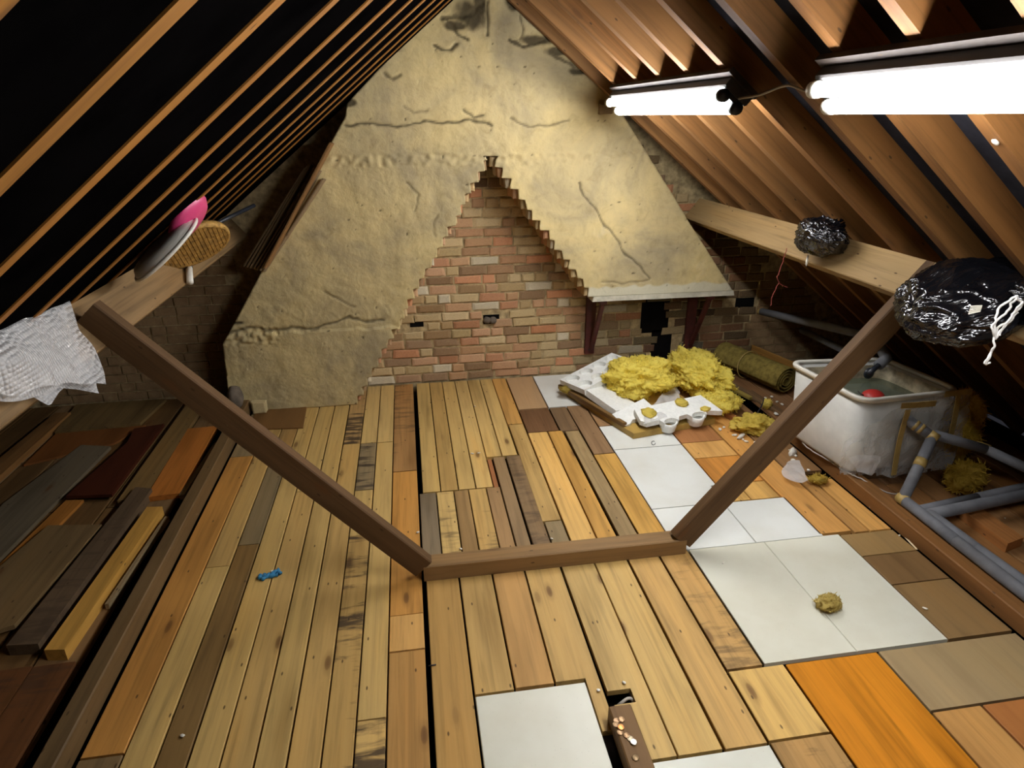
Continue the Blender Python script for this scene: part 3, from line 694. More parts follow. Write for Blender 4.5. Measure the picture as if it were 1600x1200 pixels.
ca = thing('white_tube', 'short white plastic tube resting on the left purlin below the wicker tray', 'tube', q1)
obj('barrel', tube([q0, q1], .0155, 14), 'white_plastic', ca); obj('collar', tube([q0.lerp(q1, .12), q0.lerp(q1, .2)], .017, 14), 'dark_pipe', ca)
tag(obj('dark_rod', tube([PY(322, 357, 3.75), PY(397, 321, 4.15)], .011, 10), 'dark_pipe'), 'dark rod poking out behind the trays towards the chimney breast', 'rod')
# bundle of laths leaning between rafters and flue
for i in range(7):
    a = Vector((-1.06+.022*i, 4.41-.010*i, 1.00-.004*i)); b = Vector((-.60+.018*i, 4.39-.010*i, 1.60+.02*(i % 3)-.01*i))
    tag(beam('leaning_lath', a, b, .05, .010, Vector((.75, -.3, -.6)), 'wood', vary((124, 104, 76), 12)), 'dark thin lath in the bundle leaning beside the left flue', 'lath', 'laths leaning beside the left flue')
a, b = Vector((-.90, 4.29, 1.02)), Vector((-.42, 4.29, 1.75))
tag(beam('leaning_board', a, b, .15, .012, Vector((.83, -.05, -.56)), 'wood', (134, 98, 58)), 'pale-edged board in front of the lath bundle beside the left flue', 'board')

# ---- bubble wrap on the left purlin
n_ = ul; dC = ul.dot(pl0)+PT/2
rows = [((-40, 500), (30, 462), (95, 453), (112, 470)), ((-45, 530), (30, 500), (100, 490), (124, 505)), ((-45, 560), (30, 545), (112, 540), (142, 548)), ((-45, 595), (30, 585), (125, 575), (163, 580)), ((-45, 612), (30, 611), (108, 597), (166, 604))]
def patch(rows, fun, nu=40, nv=30):
    ctl = [smoothpath([fun(*p) for p in r_], nu//(len(r_)-1)) for r_ in rows]; cols = len(ctl[0]); g = []
    for u in range(cols): g.append(smoothpath([c[u] for c in ctl], nv//(len(rows)-1)))
    return g
bub = {0: .05, 1: .10, 2: .085, 3: .05, 4: .03}
def bfun(x, y):
    t = (y-455)/150; 
    return PN(x, y, n_, dC+.035+.11*math.sin(max(0, min(1, t))*2.6)*max(.35, min(1, (140-x)/100))*(1 if x < 110 else .5))
g = patch(rows, bfun)
def gridmesh(g, wob, sc, thick=None, skip=None):
    vs_, fs = [], []; nu_, nv_ = len(g), len(g[0])
    for u in range(nu_):
        for v in range(nv_):
            p = g[u][v]; vs_.append(p+Vector((noise.noise(p*sc), noise.noise(p*sc+Vector((7, 3, 1))), noise.noise(p*sc+Vector((1, 9, 4)))))*wob)
    for u in range(nu_-1):
        for v in range(nv_-1):
            if skip and skip(u/(nu_-1), v/(nv_-1)): continue
            fs.append((u*nv_+v, (u+1)*nv_+v, (u+1)*nv_+v+1, u*nv_+v+1))
    return mesh(vs_, fs, 'sheet', True)
bw = thing('bubble_wrap', 'crumpled clear bubble wrap bundle hanging over the left purlin', 'bubble wrap', tuple(PN(60, 540, n_, dC+.03)))
outer = obj('outer_layer', gridmesh(g, .018, 9), 'bubble_film', bw)
g2 = [[p-n_*.035 for p in c] for c in g]; obj('inner_layer', gridmesh(g2, .025, 7), 'bubble_film', bw)
g3 = patch([((20, 600), (60, 598), (104, 596)), ((35, 612), (65, 615), (95, 610)), ((62, 628), (75, 631), (84, 622))], lambda x, y: PN(x, y, n_, dC+.02), 20, 12)
obj('loose_corner', gridmesh(g3, .008, 20), 'bubble_film', bw)

# ================================================================ RIGHT: bin bags, strings
def baglump(name, loc, radii, seed, label, rot=(0, 0, 0), neck=None, amp=.13):
    t = thing(name, label, 'bin bag', loc)
    mwx = T(loc) @ Matrix.Rotation(rot[2], 4, 'Z') @ Matrix.Rotation(rot[1], 4, 'Y') @ Matrix.Rotation(rot[0], 4, 'X')
    bm = bmesh.new(); bmesh.ops.create_icosphere(bm, subdivisions=6, radius=1); off = Vector((seed*3.3, seed*1.7, seed))
    for v in bm.verts:
        n = v.co.normalized(); a = fbm(n*1.1+off, 2); st = Vector((n.x*1.2, n.y*3.2, n.z*3.2))+off
        wr_ = Vector((noise.noise(st*.8), noise.noise(st*.8+Vector((3, 3, 3))), noise.noise(st*.8+Vector((7, 1, 2)))))*.9
        c1 = 1-min(1, abs(noise.noise(st*.75+wr_*.7))*2.4); c2 = 1-min(1, abs(noise.noise(st*1.5+wr_))*2.2)
        s = 1+amp*2.4*a+amp*(.6*c1*c1+.34*c2*c2)-amp*.3
        v.co = Vector((n.x*radii[0]*s, n.y*radii[1]*s, n.z*radii[2]*s))
    obj('bag_body', frombm(bm, True), 'bin_bag', t, None, mwx)
    if neck: obj('bag_neck', lump(neck[1], seed+3, .35, 2.4, 4, 4, True), 'bin_bag', t, None, T(neck[0]))
    return t
baglump('bin_bag', (1.99, 2.93, 1.345), (.10, .15, .085), 2, 'small black bin bag sitting on the right purlin', (0, .5, .2), ((2.03, 2.93, 1.405), (.05, .06, .04)))
baglump('bin_bag', (1.955, 1.985, 1.275), (.21, .20, .125), 5, 'large black bin bag hanging over the right purlin beside the strut', (.2, -.35, -.25), ((2.06, 1.72, 1.355), (.12, .115, .05)), .14)
def string(name, pts, r, mat, label, wob=.006, parent=None):
    P_ = smoothpath(pts, 8); P_ = [p+Vector((noise.noise(p*60), noise.noise(p*60+Vector((5, 5, 5))), 0))*wob for p in P_]
    return tag(obj(name, tube(P_, r, 5), mat), label, 'string') if parent is None else obj(name, tube(P_, r, 5), mat, parent)
q = lambda x, y: PY(x, y, 3.12)
string('red_string', [q(1229, 388), q(1224, 405), q(1215, 435), q(1217, 442), q(1208, 460), q(1204, 478)], .0022, 'red_string', 'frayed reddish string hanging from the small black bag')
string('red_string', [q(1217, 441), q(1223, 446), q(1231, 450)], .0018, 'red_string', 'short curled end of the reddish string below the small black bag')
tag(obj('paper_shred', lump((.006, .006, .03), 3, .2, 2, 2), 'crumb', None, None, T(tuple(PY(1261, 407, 3.0)))), 'white shred hanging under the small black bag', 'scrap')
q = lambda x, y: PY(x, y, 1.62)
wt = thing('string_tangle', 'tangle of white string hanging off the right purlin', 'string', tuple(q(1580, 475)))
for pts in ([(1592, 462), (1570, 490), (1555, 510), (1553, 535), (1548, 552), (1541, 570)], [(1595, 470), (1580, 500), (1560, 512), (1556, 530), (1562, 518), (1592, 488)], [(1590, 462), (1565, 478), (1552, 508), (1553, 530)], [(1552, 545), (1543, 560), (1540, 568), (1547, 566)], [(1588, 465), (1596, 478), (1575, 500), (1560, 524)]):
    string('strand', [q(*p) for p in pts], .0035, 'white_string', '', .008, wt)
cp = PY(1530, 482, 1.66)
pp = thing('paper_fan', 'small torn fan of pale paper beside the large black bag', 'scrap', tuple(cp))
for i in range(5):
    d = Vector((-.035, .0, -.004+.006*(i-2))); obj('strip', plankmesh(.004, .04, .0012, .0003), 'crumb', pp, None, beam_mw(cp+Vector((.01, 0, .004*(i-2))), cp+d, (0, -1, .3)))

# ================================================================ WATER TANK
A_, B_, C_, D_ = Vector((2.17, 3.30)), Vector((2.773, 3.255)), Vector((2.842, 2.738)), Vector((2.235, 2.70))
ctr = (A_+B_+C_+D_)/4
tank = thing('water_tank', 'white plastic cold water tank with open top in the right eaves', 'water tank', (ctr.x, ctr.y, .1))
def rr(corners, scale, rad, z, seg=6):
    out_ = []; n = len(corners); cs = [ctr+(c-ctr)*scale for c in corners]
    for i, c in enumerate(cs):
        a = (cs[i-1]-c).normalized(); b = (cs[(i+1) % n]-c).normalized()
        for k in range(seg+1):
            t = k/seg; out_.append(((c+a*rad)*(1-t)**2+c*2*t*(1-t)+(c+b*rad)*t*t))
    return [Vector((p.x, p.y, z)) for p in out_]
cs = [D_, C_, B_, A_]
def loft(rings):
    m_ = len(rings[0]); vs_ = [p for r_ in rings for p in r_]; fs = []
    for i in range(len(rings)-1):
        for k in range(m_):
            k2 = (k+1) % m_; fs.append((i*m_+k, i*m_+k2, (i+1)*m_+k2, (i+1)*m_+k))
    return vs_, fs, m_
vs_, fs, m_ = loft([rr(cs, .86, .07, .105), rr(cs, .88, .08, .12), rr(cs, .955, .08, .53), rr(cs, .925, .08, .53), rr(cs, .855, .075, .125)])
fs.append(tuple(range(m_-1, -1, -1))); fs.append(tuple(4*m_+k for k in range(m_)))
obj('tank_wall', mesh(vs_, fs, 'tank', True), 'tank_plastic', tank)
v3, f3, _ = loft([rr(cs, .918, .078, .515), rr(cs, .90, .077, .40)]); obj('scale_deposit', mesh(v3, f3, 'scale', True), 'tank_scale', tank)
vs_, fs, m_ = loft([rr(cs, .93, .08, .545), rr(cs, .93, .08, .553), rr(cs, 1.0, .09, .555), rr(cs, 1.01, .09, .545), rr(cs, 1.0, .09, .528), rr(cs, .95, .08, .528), rr(cs, .93, .08, .545)])
obj('rim', mesh(vs_, fs, 'rim', True), 'white_plastic', tank)
wr = rr(cs, .905, .078, .435); obj('water', mesh(wr, [tuple(range(len(wr)))], 'water'), 'tank_water', tank)
fl_ = PZ(1364, 621, .45)
fb = obj('ball_float', lump((.062, .058, .045), 4, .03, 1, 3, 2), 'red_plastic', tank, None, T((fl_.x, fl_.y, .45)))
obj('float_arm', tube([(fl_.x-.05, fl_.y, .46), (fl_.x-.075, fl_.y+.02, .475), (fl_.x-.06, fl_.y+.05, .47)], .004, 6), 'fixture_metal', fb)
vp = PZ(1385, 560, .62); ve = PZ(1357, 584, .56)
va = obj('valve_pipe', tube([vp+Vector((.12, .25, .02)), vp, vp.lerp(ve, .45)], .03, 12), 'pipe_foam', tank); obj('valve_tip', tube([vp.lerp(ve, .4), ve], .015, 10), 'dark_pipe', va)
obj('outlet_hole', disc_lathe([(0, .004), (.028, .004), (.034, 0), (.034, -.01)], 16), 'dark_pipe', tank, None, frame_mw((B_.x-.13, B_.y-.06, .48), (1, 0, 0), (.1, -1, 0)))
for yb in (2.86, 3.14): obj('bearer', plankmesh(.09, .45, .10, .004), 'wood', tank, (110, 84, 56), beam_mw((2.385, yb, .053), (2.78, yb, .053), (0, 0, 1)))
# polythene with brown tape over the near end
fd = (C_-D_).normalized(); fn = Vector((fd.y, -fd.x, 0)); FN = Vector((fn.x, fn.y, 0)); dF = FN.dot(Vector((D_.x, D_.y, 0)))
rows = [((1322, 690), (1345, 672), (1400, 640), (1450, 622), (1517, 611)), ((1316, 706), (1350, 690), (1410, 668), (1460, 660), (1512, 652)), ((1313, 722), (1355, 715), (1405, 708), (1460, 702), (1500, 695)), ((1312, 738), (1345, 745), (1400, 742), (1450, 738), (1478, 732))]
def pf(x, y): return PN(x, y, FN, dF+.012+.05*max(0, min(1, (1400-x)/90)))
g = patch(rows, pf, 48, 30)
ps = thing('polythene_sheet', 'torn clear polythene taped over the near end of the water tank', 'plastic sheet', tuple(pf(1400, 740)))
def hole(u, v): return (((u-.14)/.09)**2+((v-.45)/.2)**2 < 1+.5*noise.noise(Vector((u*14, v*9, 0)))) or (v > .93 and noise.noise(Vector((u*17, 0, 3))) > .25)
obj('film', gridmesh(g, .022, 11, skip=hole), 'polythene', ps)
obj('torn_flap', gridmesh(patch([((1330, 716), (1345, 712), (1378, 712)), ((1333, 726), (1348, 724), (1375, 722)), ((1340, 738), (1352, 740), (1362, 742))], lambda x, y: PN(x, y, FN, dF+.085), 16, 12), .015, 16), 'clear_bag', ps)
for pts in (((1419, 640), (1405, 690), (1396, 742)), ((1408, 634), (1440, 632), (1462, 630)), ((1476, 616), (1500, 613), (1518, 612)), ((1498, 615), (1490, 660), (1480, 700))):
    P_ = smoothpath([PN(x, y, FN, dF+.035) for x, y in pts], 8)
    side = Vector((0, 0, 1)) if abs(P_[0].z-P_[-1].z) < .08 else Vector((fd.x, fd.y, 0))
    vs_ = []; fs = []
    for i, p in enumerate(P_):
        for s, e in ((-1, 0), (1, 0), (1, .003), (-1, .003)): vs_.append(p+side*s*.016+FN*e)
        if i:
            for k in range(4): a = (i-1)*4; k2 = (k+1) % 4; fs.append((a+k, a+k2, a+4+k2, a+4+k))
    obj('tape_strip', mesh(vs_, fs, 'tape'), 'tape', ps)
# ---- lagged pipes
def pipe(name, pts, r, label, taped=(), mat='pipe_foam', sub=1):
    P_ = smoothpath(pts, sub) if sub > 1 else [Vector(p) for p in pts]
    t = thing(name, label, 'pipe', tuple(P_[0]), 'grey lagged pipes around the tank')
    for a, b in zip(P_, P_[1:]): obj('foam_sleeve', tube([a, b], r, 14), mat, t)
    for c, d, l in taped:
        c, d = Vector(c), Vector(d).normalized(); obj('tape_band', tube([c-d*l, c+d*l], r*1.08, 14), 'tape', t)
    return t
E0, E1, E2 = Vector((2.51, 2.70, .425)), Vector((2.595, 2.60, .365)), Vector((2.372, 2.452, .108))
pipe('lagged_pipe', [E0, E1, E2, (2.366, 2.10, .108), (2.362, .6, .108)], .027, 'grey lagged pipe dropping from the tank outlet and running along the joist',
    ((E1, E1-E0, .022), (E0.lerp(E1, .35), E1-E0, .008), (E0.lerp(E1, .55), E1-E0, .008), (E1.lerp(E2, .42), E2-E1, .022), (E2, (0, -1, 0), .022)))
pipe('lagged_pipe', [(3.35, 2.44, .10), (2.415, 2.32, .10), (2.425, 2.05, .095), (2.47, 1.75, .07), (2.56, .6, .06)], .029, 'grey lagged pipe with an elbow lying on the eaves boards')
pipe('lagged_pipe', [(3.35, 2.53, .075), (2.80, 2.45, .075), (2.40, 2.385, .08)], .024, 'short thin lagged pipe lying behind the elbowed pipe')
pipe('lagged_pipe', [E1+Vector((.03, .02, .0)), PZ(1540, 702, .27), PZ(1640, 748, .2)], .026, 'dark lagged pipe running from the tank elbow into the right eaves', (((PZ(1535, 700, .272)), (1, -.6, -.2), .03),))
a, b = PY(1190, 487, 4.5), Vector((2.90, 3.42, .60))
p_ = pipe('lagged_pipe', [a, b], .028, 'upper of the two lagged pipes running behind the tank to the gable')
obj('cut_end', tube([a, a+(a-b).normalized()*.025], .022, 12), 'tape', p_)
pipe('lagged_pipe', [PY(1253, 516, 4.4), PY(1330, 553, 3.7)], .024, 'lower of the two lagged pipes running behind the tank')
loose('wood_offcut', [(2.66, 2.11), (2.775, 2.14), (2.78, 2.46), (2.67, 2.46)], 0, .052, (168, 112, 62), 'thick offcut lying on the right eaves boards beside the elbowed pipe', 'wood', 'offcut', None)
loose('wood_offcut', [(2.62, 3.42), (2.98, 3.42), (2.95, 3.62), (2.66, 3.60)], 0, .40, (132, 92, 50), 'upright brown timber block behind the tank', 'wood', 'offcut', None)
loose('loose_board', [(2.88, 2.50), (3.02, 2.52), (3.06, 3.3), (2.92, 3.3)], 0, .024, (134, 96, 58), 'short board on the eaves floor below the dark pipe', 'wood', 'board', None)

# ---- rolled carpet
a, b = Vector((2.45, 4.61, .112)), Vector((2.645, 3.99, .112))
rl = thing('carpet_roll', 'rolled olive-brown carpet tied with string beside the gable wall', 'carpet', (2.55, 4.3, 0))
d = (b-a).normalized(); L = (b-a).length; xax = Vector((0, 0, 1)).cross(d).normalized()
sp = []
for k in range(120):
    an = k/119*2*math.pi*3.4+.9; rad = .03+.08*k/119*(1+.03*math.sin(an*2)); sp.append((math.cos(an)*rad, math.sin(an)*rad*.97, rad))
vs_, fs = [], []
for yy in (0, L*.2, L*.4, L*.6, L*.8, L):
    pin = 1-.06*math.exp(-((yy-L*.42)/.05)**2)
    for ro in (0, .008):
        for x, z_, rad in sp: f_ = (rad-ro)/rad*pin; vs_.append(a+d*yy+xax*x*f_+Vector((0, 0, z_*f_)))
K = len(sp)
for i in range(5):
    for ro in (0, 1):
        for k in range(K-1):
            o_ = (i*2+ro)*K+k; fs.append((o_, o_+1, o_+2*K+1, o_+2*K) if ro == 0 else (o_, o_+2*K, o_+2*K+1, o_+1))
    e = (i*2)*K+K-1; fs.append((e, e+K, e+3*K, e+2*K))
for i in (0, 5):
    for k in range(K-1): o_ = i*2*K+k; fs.append((o_, o_+1, o_+K+1, o_+K))
obj('carpet', mesh(vs_, fs, 'roll', True), 'carpet_back', rl)
cc = a+d*L*.42; obj('string_tie', tube([cc+xax*math.cos(t)*.110+Vector((0, 0, math.sin(t)*.108)) for t in [i*2*math.pi/24 for i in range(25)]], .004, 6), 'tape', rl)
tag(beam('loose_board', (2.69, 4.60, .09), (2.84, 4.02, .09), .012, .18, (0, 0, 1), 'wood', (148, 106, 50)), 'brown board standing on edge behind the carpet roll', 'board')
for i, (p0, p1, wd, c, lb) in enumerate((((2.30, 4.50, .012), (2.42, 3.80, .012), .05, (100, 80, 58), 'dark lath on the floor along the front of the carpet roll'), ((2.26, 4.35, .01), (2.36, 3.95, .012), .035, (142, 124, 60), 'short olive lath in front of the carpet roll'),
        ((2.02, 3.86, .02), (2.10, 3.56, .02), .035, (150, 96, 52), 'reddish batten end sticking out from under the yellow wool'), ((2.20, 3.62, .022), (2.22, 3.40, .022), .05, (120, 74, 42), 'short brown batten beside the yellow wool tuft'), ((2.40, 4.05, .012), (2.44, 3.60, .012), .05, (112, 86, 60), 'weathered lath between carpet roll and tank'))):
    tag(beam('floor_lath', p0, p1, wd, .02 if i < 2 else .035, (0, 0, 1), 'wood', c), lb, 'lath', 'laths on the floor by the carpet roll')

# ================================================================ RUBBISH HEAP
YEL = (255, 236, 112); YEL2 = (232, 210, 104); YELD = (190, 166, 82)
def wool(name, loc, radii, seed, label, col=YEL, n=2500, ln=.035, amp=.33, freq=2.4, sub=5, rotz=0, flat=None, group=None):
    t = thing(name, label, 'insulation', (loc[0], loc[1], loc[2]-radii[2]), group)
    me = lump(radii, seed, amp, freq, sub, 5, flat=flat); mwx = T(loc) @ Matrix.Rotation(rotz, 4, 'Z')
    obj('wool_body', me, 'glass_wool', t, col, mwx)
    f = obj('loose_fibres', fibres(me, n, ln, seed, -radii[2]*.8), 'glass_wool', t, col, mwx); f['kind'] = 'stuff'
    return t
# base board under the heap
bo = thing('fibreboard_sheet', 'yellowish fibreboard sheet lying under the polystyrene heap', 'sheet', (1.6, 3.9, 0))
obj('sheet', extrude_poly([(1.325, 3.50), (1.93, 3.62), (1.80, 4.35), (1.07, 4.24)], .002, .040), 'hardboard', bo, (168, 138, 72))
tag(beam('wood_batten', (1.03, 4.30, .056), (1.30, 3.60, .056), .03, .03, (0, 0, 1), 'wood', (112, 84, 46)), 'dark batten along the left edge of the fibreboard sheet', 'batten')
# tray with round cups
def cup_tray(nx_, ny_, cell, rad, th, depth):
    vs_, fs = [], []; S = 20
    def add(v): vs_.append(v); return len(vs_)-1
    for i in range(nx_):
        for j in range(ny_):
            cx_, cy_ = (i-(nx_-1)/2)*cell, (j-(ny_-1)/2)*cell; o_, t_, b_ = [], [], []
            for k in range(S):
                an = 2*math.pi*k/S+math.pi/4; c, s = math.cos(an), math.sin(an); m_ = max(abs(c), abs(s))
                o_.append(add((cx_+c/m_*cell/2, cy_+s/m_*cell/2, th))); t_.append(add((cx_+c*rad, cy_+s*rad, th))); b_.append(add((cx_+c*rad*.92, cy_+s*rad*.92, th-depth)))
            for k in range(S):
                k2 = (k+1) % S; fs += [(o_[k], o_[k2], t_[k2], t_[k]), (t_[k], t_[k2], b_[k2], b_[k])]
            fs.append(tuple(b_))
    X, Y = nx_*cell/2, ny_*cell/2
    c = [add(p) for p in ((-X, -Y, 0), (X, -Y, 0), (X, Y, 0), (-X, Y, 0), (-X, -Y, th), (X, -Y, th), (X, Y, th), (-X, Y, th))]
    fs += [(c[0], c[3], c[2], c[1]), (c[0], c[1], c[5], c[4]), (c[1], c[2], c[6], c[5]), (c[2], c[3], c[7], c[6]), (c[3], c[0], c[4], c[7])]
    return mesh(vs_, fs, 'tray')
p0 = PZ(878, 598, .09); p1 = PY(958, 556, 4.52); p2 = PZ(912, 620, .09)
tmw = frame_mw((p1+p2)/2, p1-p0, (p1-p0).cross(p2-p0)*-1)
tray = tag(obj('polystyrene_tray', cup_tray(4, 2, (p1-p0).length/4, .052, .04, .034), 'polystyrene', None, None, tmw), 'white polystyrene tray with round cups leaning against the brick wall', 'packaging')
tag(obj('polystyrene_slab', extrude_poly([(-.20, -.10), (.18, -.12), (.20, .02), (.16, .10), (-.18, .11)], 0, .045), 'polystyrene', None, None, frame_mw((1.30, 3.94, .062), (-.35, .8, .08), (.12, -.05, 1))), 'stained white polystyrene slab between cup tray and batten', 'packaging')
tag(obj('polystyrene_slab', extrude_poly([(-.14, -.06), (-.10, -.07), (-.06, -.05), (0, -.07), (.06, -.05), (.13, -.06), (.14, .06), (-.13, .07)], 0, .05), 'polystyrene', None, None, frame_mw((1.40, 3.72, .045), (.45, .22, .0), (-.1, -.3, 1))), 'ribbed white polystyrene block in front of the yellow wool', 'packaging')
# moulded front piece, scalloped along its near edge
pts = [(-.26, .09), (-.27, -.04)]
def bite(cx_, r, y): return [(cx_+r*math.cos(t), y+r*.75*math.sin(t)) for t in [math.pi-(math.pi*k/10) for k in range(11)]]
pts += [(-.20, -.045)]+[(p[0], -.09+(-.045+.09)*0-.0+(p[1]+.0)) for p in bite(-.10, .055, 0)][:0]
pts = [(-.27, .10), (-.29, -.02), (-.26, -.055), (-.17, -.055)]+bite(-.105, .05, -.095)+[(-.03, -.06), (.03, -.055)]+bite(.10, .052, -.095)+[(.17, -.06), (.24, -.09), (.27, -.10), (.23, .10)]
fm = thing('polystyrene_moulding', 'scalloped white polystyrene moulding at the front of the heap', 'packaging', (1.68, 3.66, .05))
mw = frame_mw((1.665, 3.63, .088), (.98, .18, .02), (-.02, -.22, 1))
obj('moulding', extrude_poly(pts, 0, .035), 'polystyrene', fm, None, mw)
for cx_ in (-.105, .10): obj('cup_lip', disc_lathe([(.05, -.035), (.056, .0), (.056, .03), (.048, .032), (.044, -.03), (0, -.035)], 20), 'polystyrene', fm, None, mw @ T((cx_, -.06, -.012)))
obj('wool_tuft', lump((.045, .05, .012), 21, .3, 2, 3), 'glass_wool', fm, YEL2, mw @ T((-.20, .03, .04))); obj('wool_tuft', lump((.035, .025, .01), 22, .3, 2, 3), 'glass_wool', fm, YEL2, mw @ T((.17, -.05, .04)))
obj('wool_tuft', lump((.04, .05, .012), 23, .3, 2, 3), 'glass_wool', fm, YEL2, mw @ T((.06, .06, .04)))
tag(obj('polythene_scrap', gridmesh(patch([((1005, 640), (1030, 622), (1055, 605)), ((1010, 650), (1035, 640), (1062, 622)), ((1000, 662), (1030, 655), (1055, 640))], lambda x, y: PZ(x, y, .11), 16, 12), .03, 12), 'clear_bag'), 'crumpled clear film between the wool and the moulding', 'plastic sheet')
wool('insulation_heap', (1.575, 4.12, .165), (.25, .22, .125), 3, 'big bright yellow heap of glass wool left on the polystyrene', YEL, 2600, .024, .42, 1.9, 6, .25, -.10)
wool('insulation_heap', (2.02, 4.14, .155), (.165, .30, .13), 9, 'second yellow glass wool heap right of the big one', YEL, 2400, .024, .44, 2.0, 6, .15, -.13)
wool('insulation_tuft', (2.02, 3.80, .08), (.15, .13, .07), 14, 'low lobe of yellow wool spilling towards the carpet roll', YEL, 1100, .024, .32, 2.3, 4, 0, -.06)
wool('insulation_tuft', (2.13, 3.50, .045), (.13, .10, .05), 17, 'crumpled yellow wool tuft beside the right strut', (232, 206, 96), 500, .016, .5, 2.0, 5, .3, -.035)
wool('insulation_tuft', (1.06, 4.20, .07), (.055, .035, .025), 19, 'small dirty wool tuft on the end of the dark batten', YELD, 300, .018, .3, 2.2, 3)
p = PZ(1296, 950, .012); wool('insulation_tuft', (p.x, p.y+.01, .032), (.052, .04, .028), 27, 'small yellow-brown wool tuft lying on the big cream panel', (206, 182, 104), 300, .014, .4, 2.0, 4, .4, -.022)
p = PZ(1277, 752, .015); wool('insulation_tuft', (p.x, p.y, .03), (.05, .035, .022), 29, 'yellow wool tuft beside the clear bag at the joist', (206, 178, 82), 300, .018, .4, 2.2, 3)
wool('insulation_tuft', (2.98, 2.82, .30), (.09, .10, .19), 31, 'yellow wool bulging out beyond the far end of the tank', (220, 186, 74), 1500, .03, .3, 2.2, 4)
wool('insulation_tuft', (2.86, 2.60, .10), (.10, .07, .09), 33, 'lower yellow wool clump on the boards beside the tank', (210, 176, 72), 700, .03, .35, 2.2, 4, flat=-.09)
p = PZ(1198, 635, .02); wool('insulation_tuft', (p.x, p.y, .04), (.03, .03, .035), 35, 'tiny yellow wool scrap by the black wire near the carpet', YEL2, 200, .015, .4, 2, 3)
string('black_wire', [PZ(1160, 668, .03), PZ(1178, 652, .06), PZ(1190, 634, .09), PZ(1193, 624, .10)], .004, 'dark_pipe', 'stiff black wire rising from the yellow wool tuft', 0)
# clear bag by the joist
g = patch([((1222, 735), (1232, 722), (1246, 716)), ((1226, 745), (1244, 738), (1256, 730)), ((1240, 752), (1254, 756), (1262, 748))], lambda x, y: PZ(x, y, .05-.0008*abs(y-736)), 16, 16)
tag(obj('clear_bag', gridmesh(g, .018, 14), 'clear_bag'), 'small clear plastic bag lying by the right joist', 'bag')
string('trailing_twine', [PZ(1250, 680, .09), PZ(1262, 700, .09), PZ(1300, 722, .09), PZ(1318, 735, .085), PZ(1345, 748, .085), PZ(1400, 772, .03), PZ(1440, 742, .03)], .004, 'cable_white', 'pale twine trailing along the joist below the tank', .01)

# ================================================================ SMALL THINGS ON THE BOARDS
blk = tag(beam('coin_block', (.600, 1.10, .03), (.603, 1.53, .03), .078, .062, (0, 0, 1), 'wood', (118, 88, 52)), 'short dark timber block carrying a few coins', 'block')
CO = [(963, 1126, (150, 120, 90), 0), (971, 1124, (140, 112, 82), 0), (962, 1132, (120, 96, 70), 0), (970, 1137, (196, 132, 76), 1), (969, 1144, (136, 110, 80), 0), (979, 1149, (132, 104, 74), 0), (985, 1154, (160, 146, 120), 0), (990, 1160, (206, 202, 190), 1), (993, 1184, (110, 90, 64), 0)]
cm = disc_lathe([(0, .0022), (.0085, .0022), (.0105, .0028), (.011, .0014), (.011, 0), (0, 0)], 18); cm.materials.append(MATS['coin'])
LB = ['dull brown coin at the far left corner of the timber block', 'dull brown coin at the far end of the block, right of its twin', 'dark coin tucked below the farthest coin on the block', 'bright copper coin lying on top of another on the block', 'dark coin half under the bright copper coin', 'brown coin in the middle of the diagonal row', 'greyish coin between brown and silver coins', 'bright silver coin on the timber block', 'dark coin alone at the near end of the block']
for (x, y, c, up), lb in zip(CO, LB):
    p = PZ(x, y, .063); tag(obj('coin', cm, None, None, c, T((p.x, p.y, .0612+.0026*up+.0004))), lb, 'coin', 'coins on the timber block')
cl = thing('cable_coil', 'loop of grey cable showing in the square floor hole', 'cable', (.655, 1.61, -.10))
obj('loop', tube([(.655+.028*math.cos(t), 1.605+.006*math.sin(t*2), -.030+.026*math.sin(t)) for t in [i*2*math.pi/20 for i in range(21)]], .0055, 8), 'cable_white', cl)
obj('loop', tube([(.650+.024*math.cos(t), 1.60+.012*math.sin(t), -.055+.012*math.sin(t)) for t in [i*2*math.pi/20 for i in range(21)]], .0055, 8), 'cable_white', cl)
bl = thing('blue_rag', 'small twisted scrap of blue cloth on the left boards', 'scrap', tuple(PZ(420, 900)))
for pts in ([(403, 904), (415, 898), (424, 899)], [(424, 899), (432, 893), (438, 896)], [(404, 899), (416, 901), (434, 898)], [(408, 906), (420, 899), (436, 890)]):
    P_ = smoothpath([PZ(x, y, .008) for x, y in pts], 6); obj('fold', tube(P_, [.004+.007*abs(math.sin(i*.9)) for i in range(len(P_))], 7), 'blue_fabric', bl)
tag(obj('paper_pellet', lump((.008, .008, .006), 2, .2, 2, 2), 'crumb', None, None, T(tuple(PZ(425, 893, .012)))), 'tiny white pellet beside the blue rag', 'scrap')
tag(obj('wire_ring', tube([PZ(1021+3*math.cos(t), 692+3*math.sin(t), .004) for t in [i*2*math.pi/14 for i in range(13)]], .0018, 6), 'dark_pipe'), 'tiny bent wire ring on the white panel in front of the heap', 'wire')
bits = [(1125, 671), (1131, 668), (1148, 680), (1155, 684), (1161, 687), (1166, 690), (1180, 692), (1196, 622), (1206, 620), (1214, 628), (1222, 632), (1215, 640), (1215, 647), (1137, 571), (1170, 588), (1237, 705), (1243, 712), (1239, 719), (1263, 735), (1360, 793), (1445, 951), (742, 635), (748, 708), (738, 709), (653, 832), (1014, 863), (1130, 880), (285, 1150), (292, 645), (100, 845), (106, 842), (1570, 810), (1500, 772), (862, 842), (720, 858), (975, 1067), (935, 1079), (1098, 640), (980, 662), (1405, 837)]
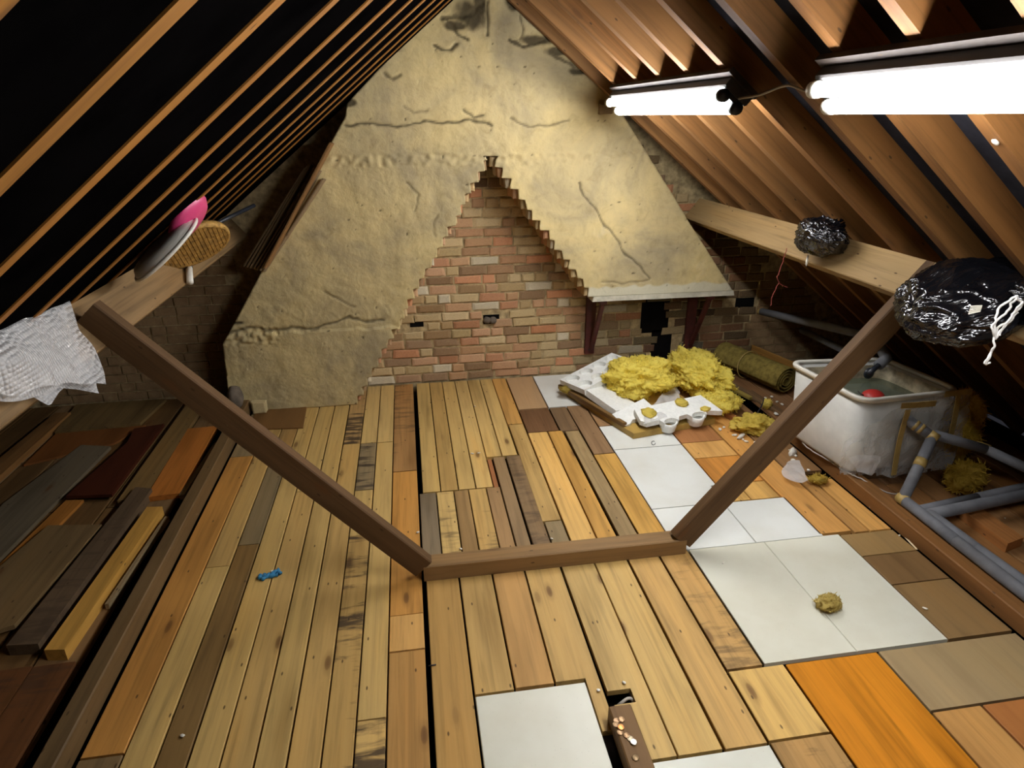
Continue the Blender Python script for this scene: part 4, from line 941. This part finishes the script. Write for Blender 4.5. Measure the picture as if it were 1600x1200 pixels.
for i, (x, y) in enumerate(bits):
    sc = 1.0 if 1100 < x < 1270 and y < 740 else .55
    zz = .004 if x < 2000 else 0
    p = PZ(x, y, .004); r_ = random.Random(i)
    me = lump((r_.uniform(.008, .02)*sc, r_.uniform(.006, .012)*sc, .006*sc), i, .3, 2, 2, 3)
    tag(obj('plaster_crumb', me, 'crumb', None, None, T((p.x, p.y, .006)) @ Matrix.Rotation(r_.uniform(0, 3), 4, 'Z')), ('small white crumb among the litter between yellow wool and tank' if 1090 < x < 1280 and y < 745 else 'small white crumb on the boards right of the raised reddish joist' if x > 1420 and y < 900 else 'small white crumb lying left of the raised left joist' if x < 300 and y < 900 else 'small white crumb on the boards near the floor beam or beyond it' if y < 900 else 'small white crumb on the boards nearest the viewer'), 'crumb', 'white crumbs scattered over the floor')
for (x, y, s, lb) in ((1215, 646, (.03, .022, .006), 'largest flat white plastic scrap near the tank corner'), (1158, 682, (.045, .014, .012), 'curled white scrap in front of the yellow wool tuft'), (1238, 708, (.03, .02, .03), 'torn white scrap standing by the tank corner')):
    p = PZ(x, y, .01); tag(obj('white_scrap', lump(s, x, .3, 1.6, 3, 3), 'white_plastic', None, None, T((p.x, p.y, .012)) @ Matrix.Rotation(.6, 4, 'Z')), lb, 'scrap')
tag(beam('pale_splinter', PZ(1411, 835, .004), PZ(1433, 858, .004), .008, .006, (0, 0, 1), 'wood', (226, 208, 168)), 'thin pale splinter lying along the right joist', 'splinter')
tag(obj('bent_nail', tube([(-.028, 1.86, .004), (-.012, 1.86, .005), (.0, 1.862, .004)], .0025, 6), 'dark_pipe'), 'dark nail lying in the gap beside the orange board', 'nail')
q_ = Vector((1.50, 1.30, zroof(1.50)))
tag(obj('white_scrap', lump((.012, .008, .005), 77, .3, 1.6, 2, 3), 'white_plastic', None, None, frame_mw(PN(1555, 222, nr_, nr_.dot(Vector((1.5, 0, zroof(1.5))))+.004), (1, 0, 0), nr_)), 'tiny white flake stuck under a right rafter below the near lamp', 'scrap')
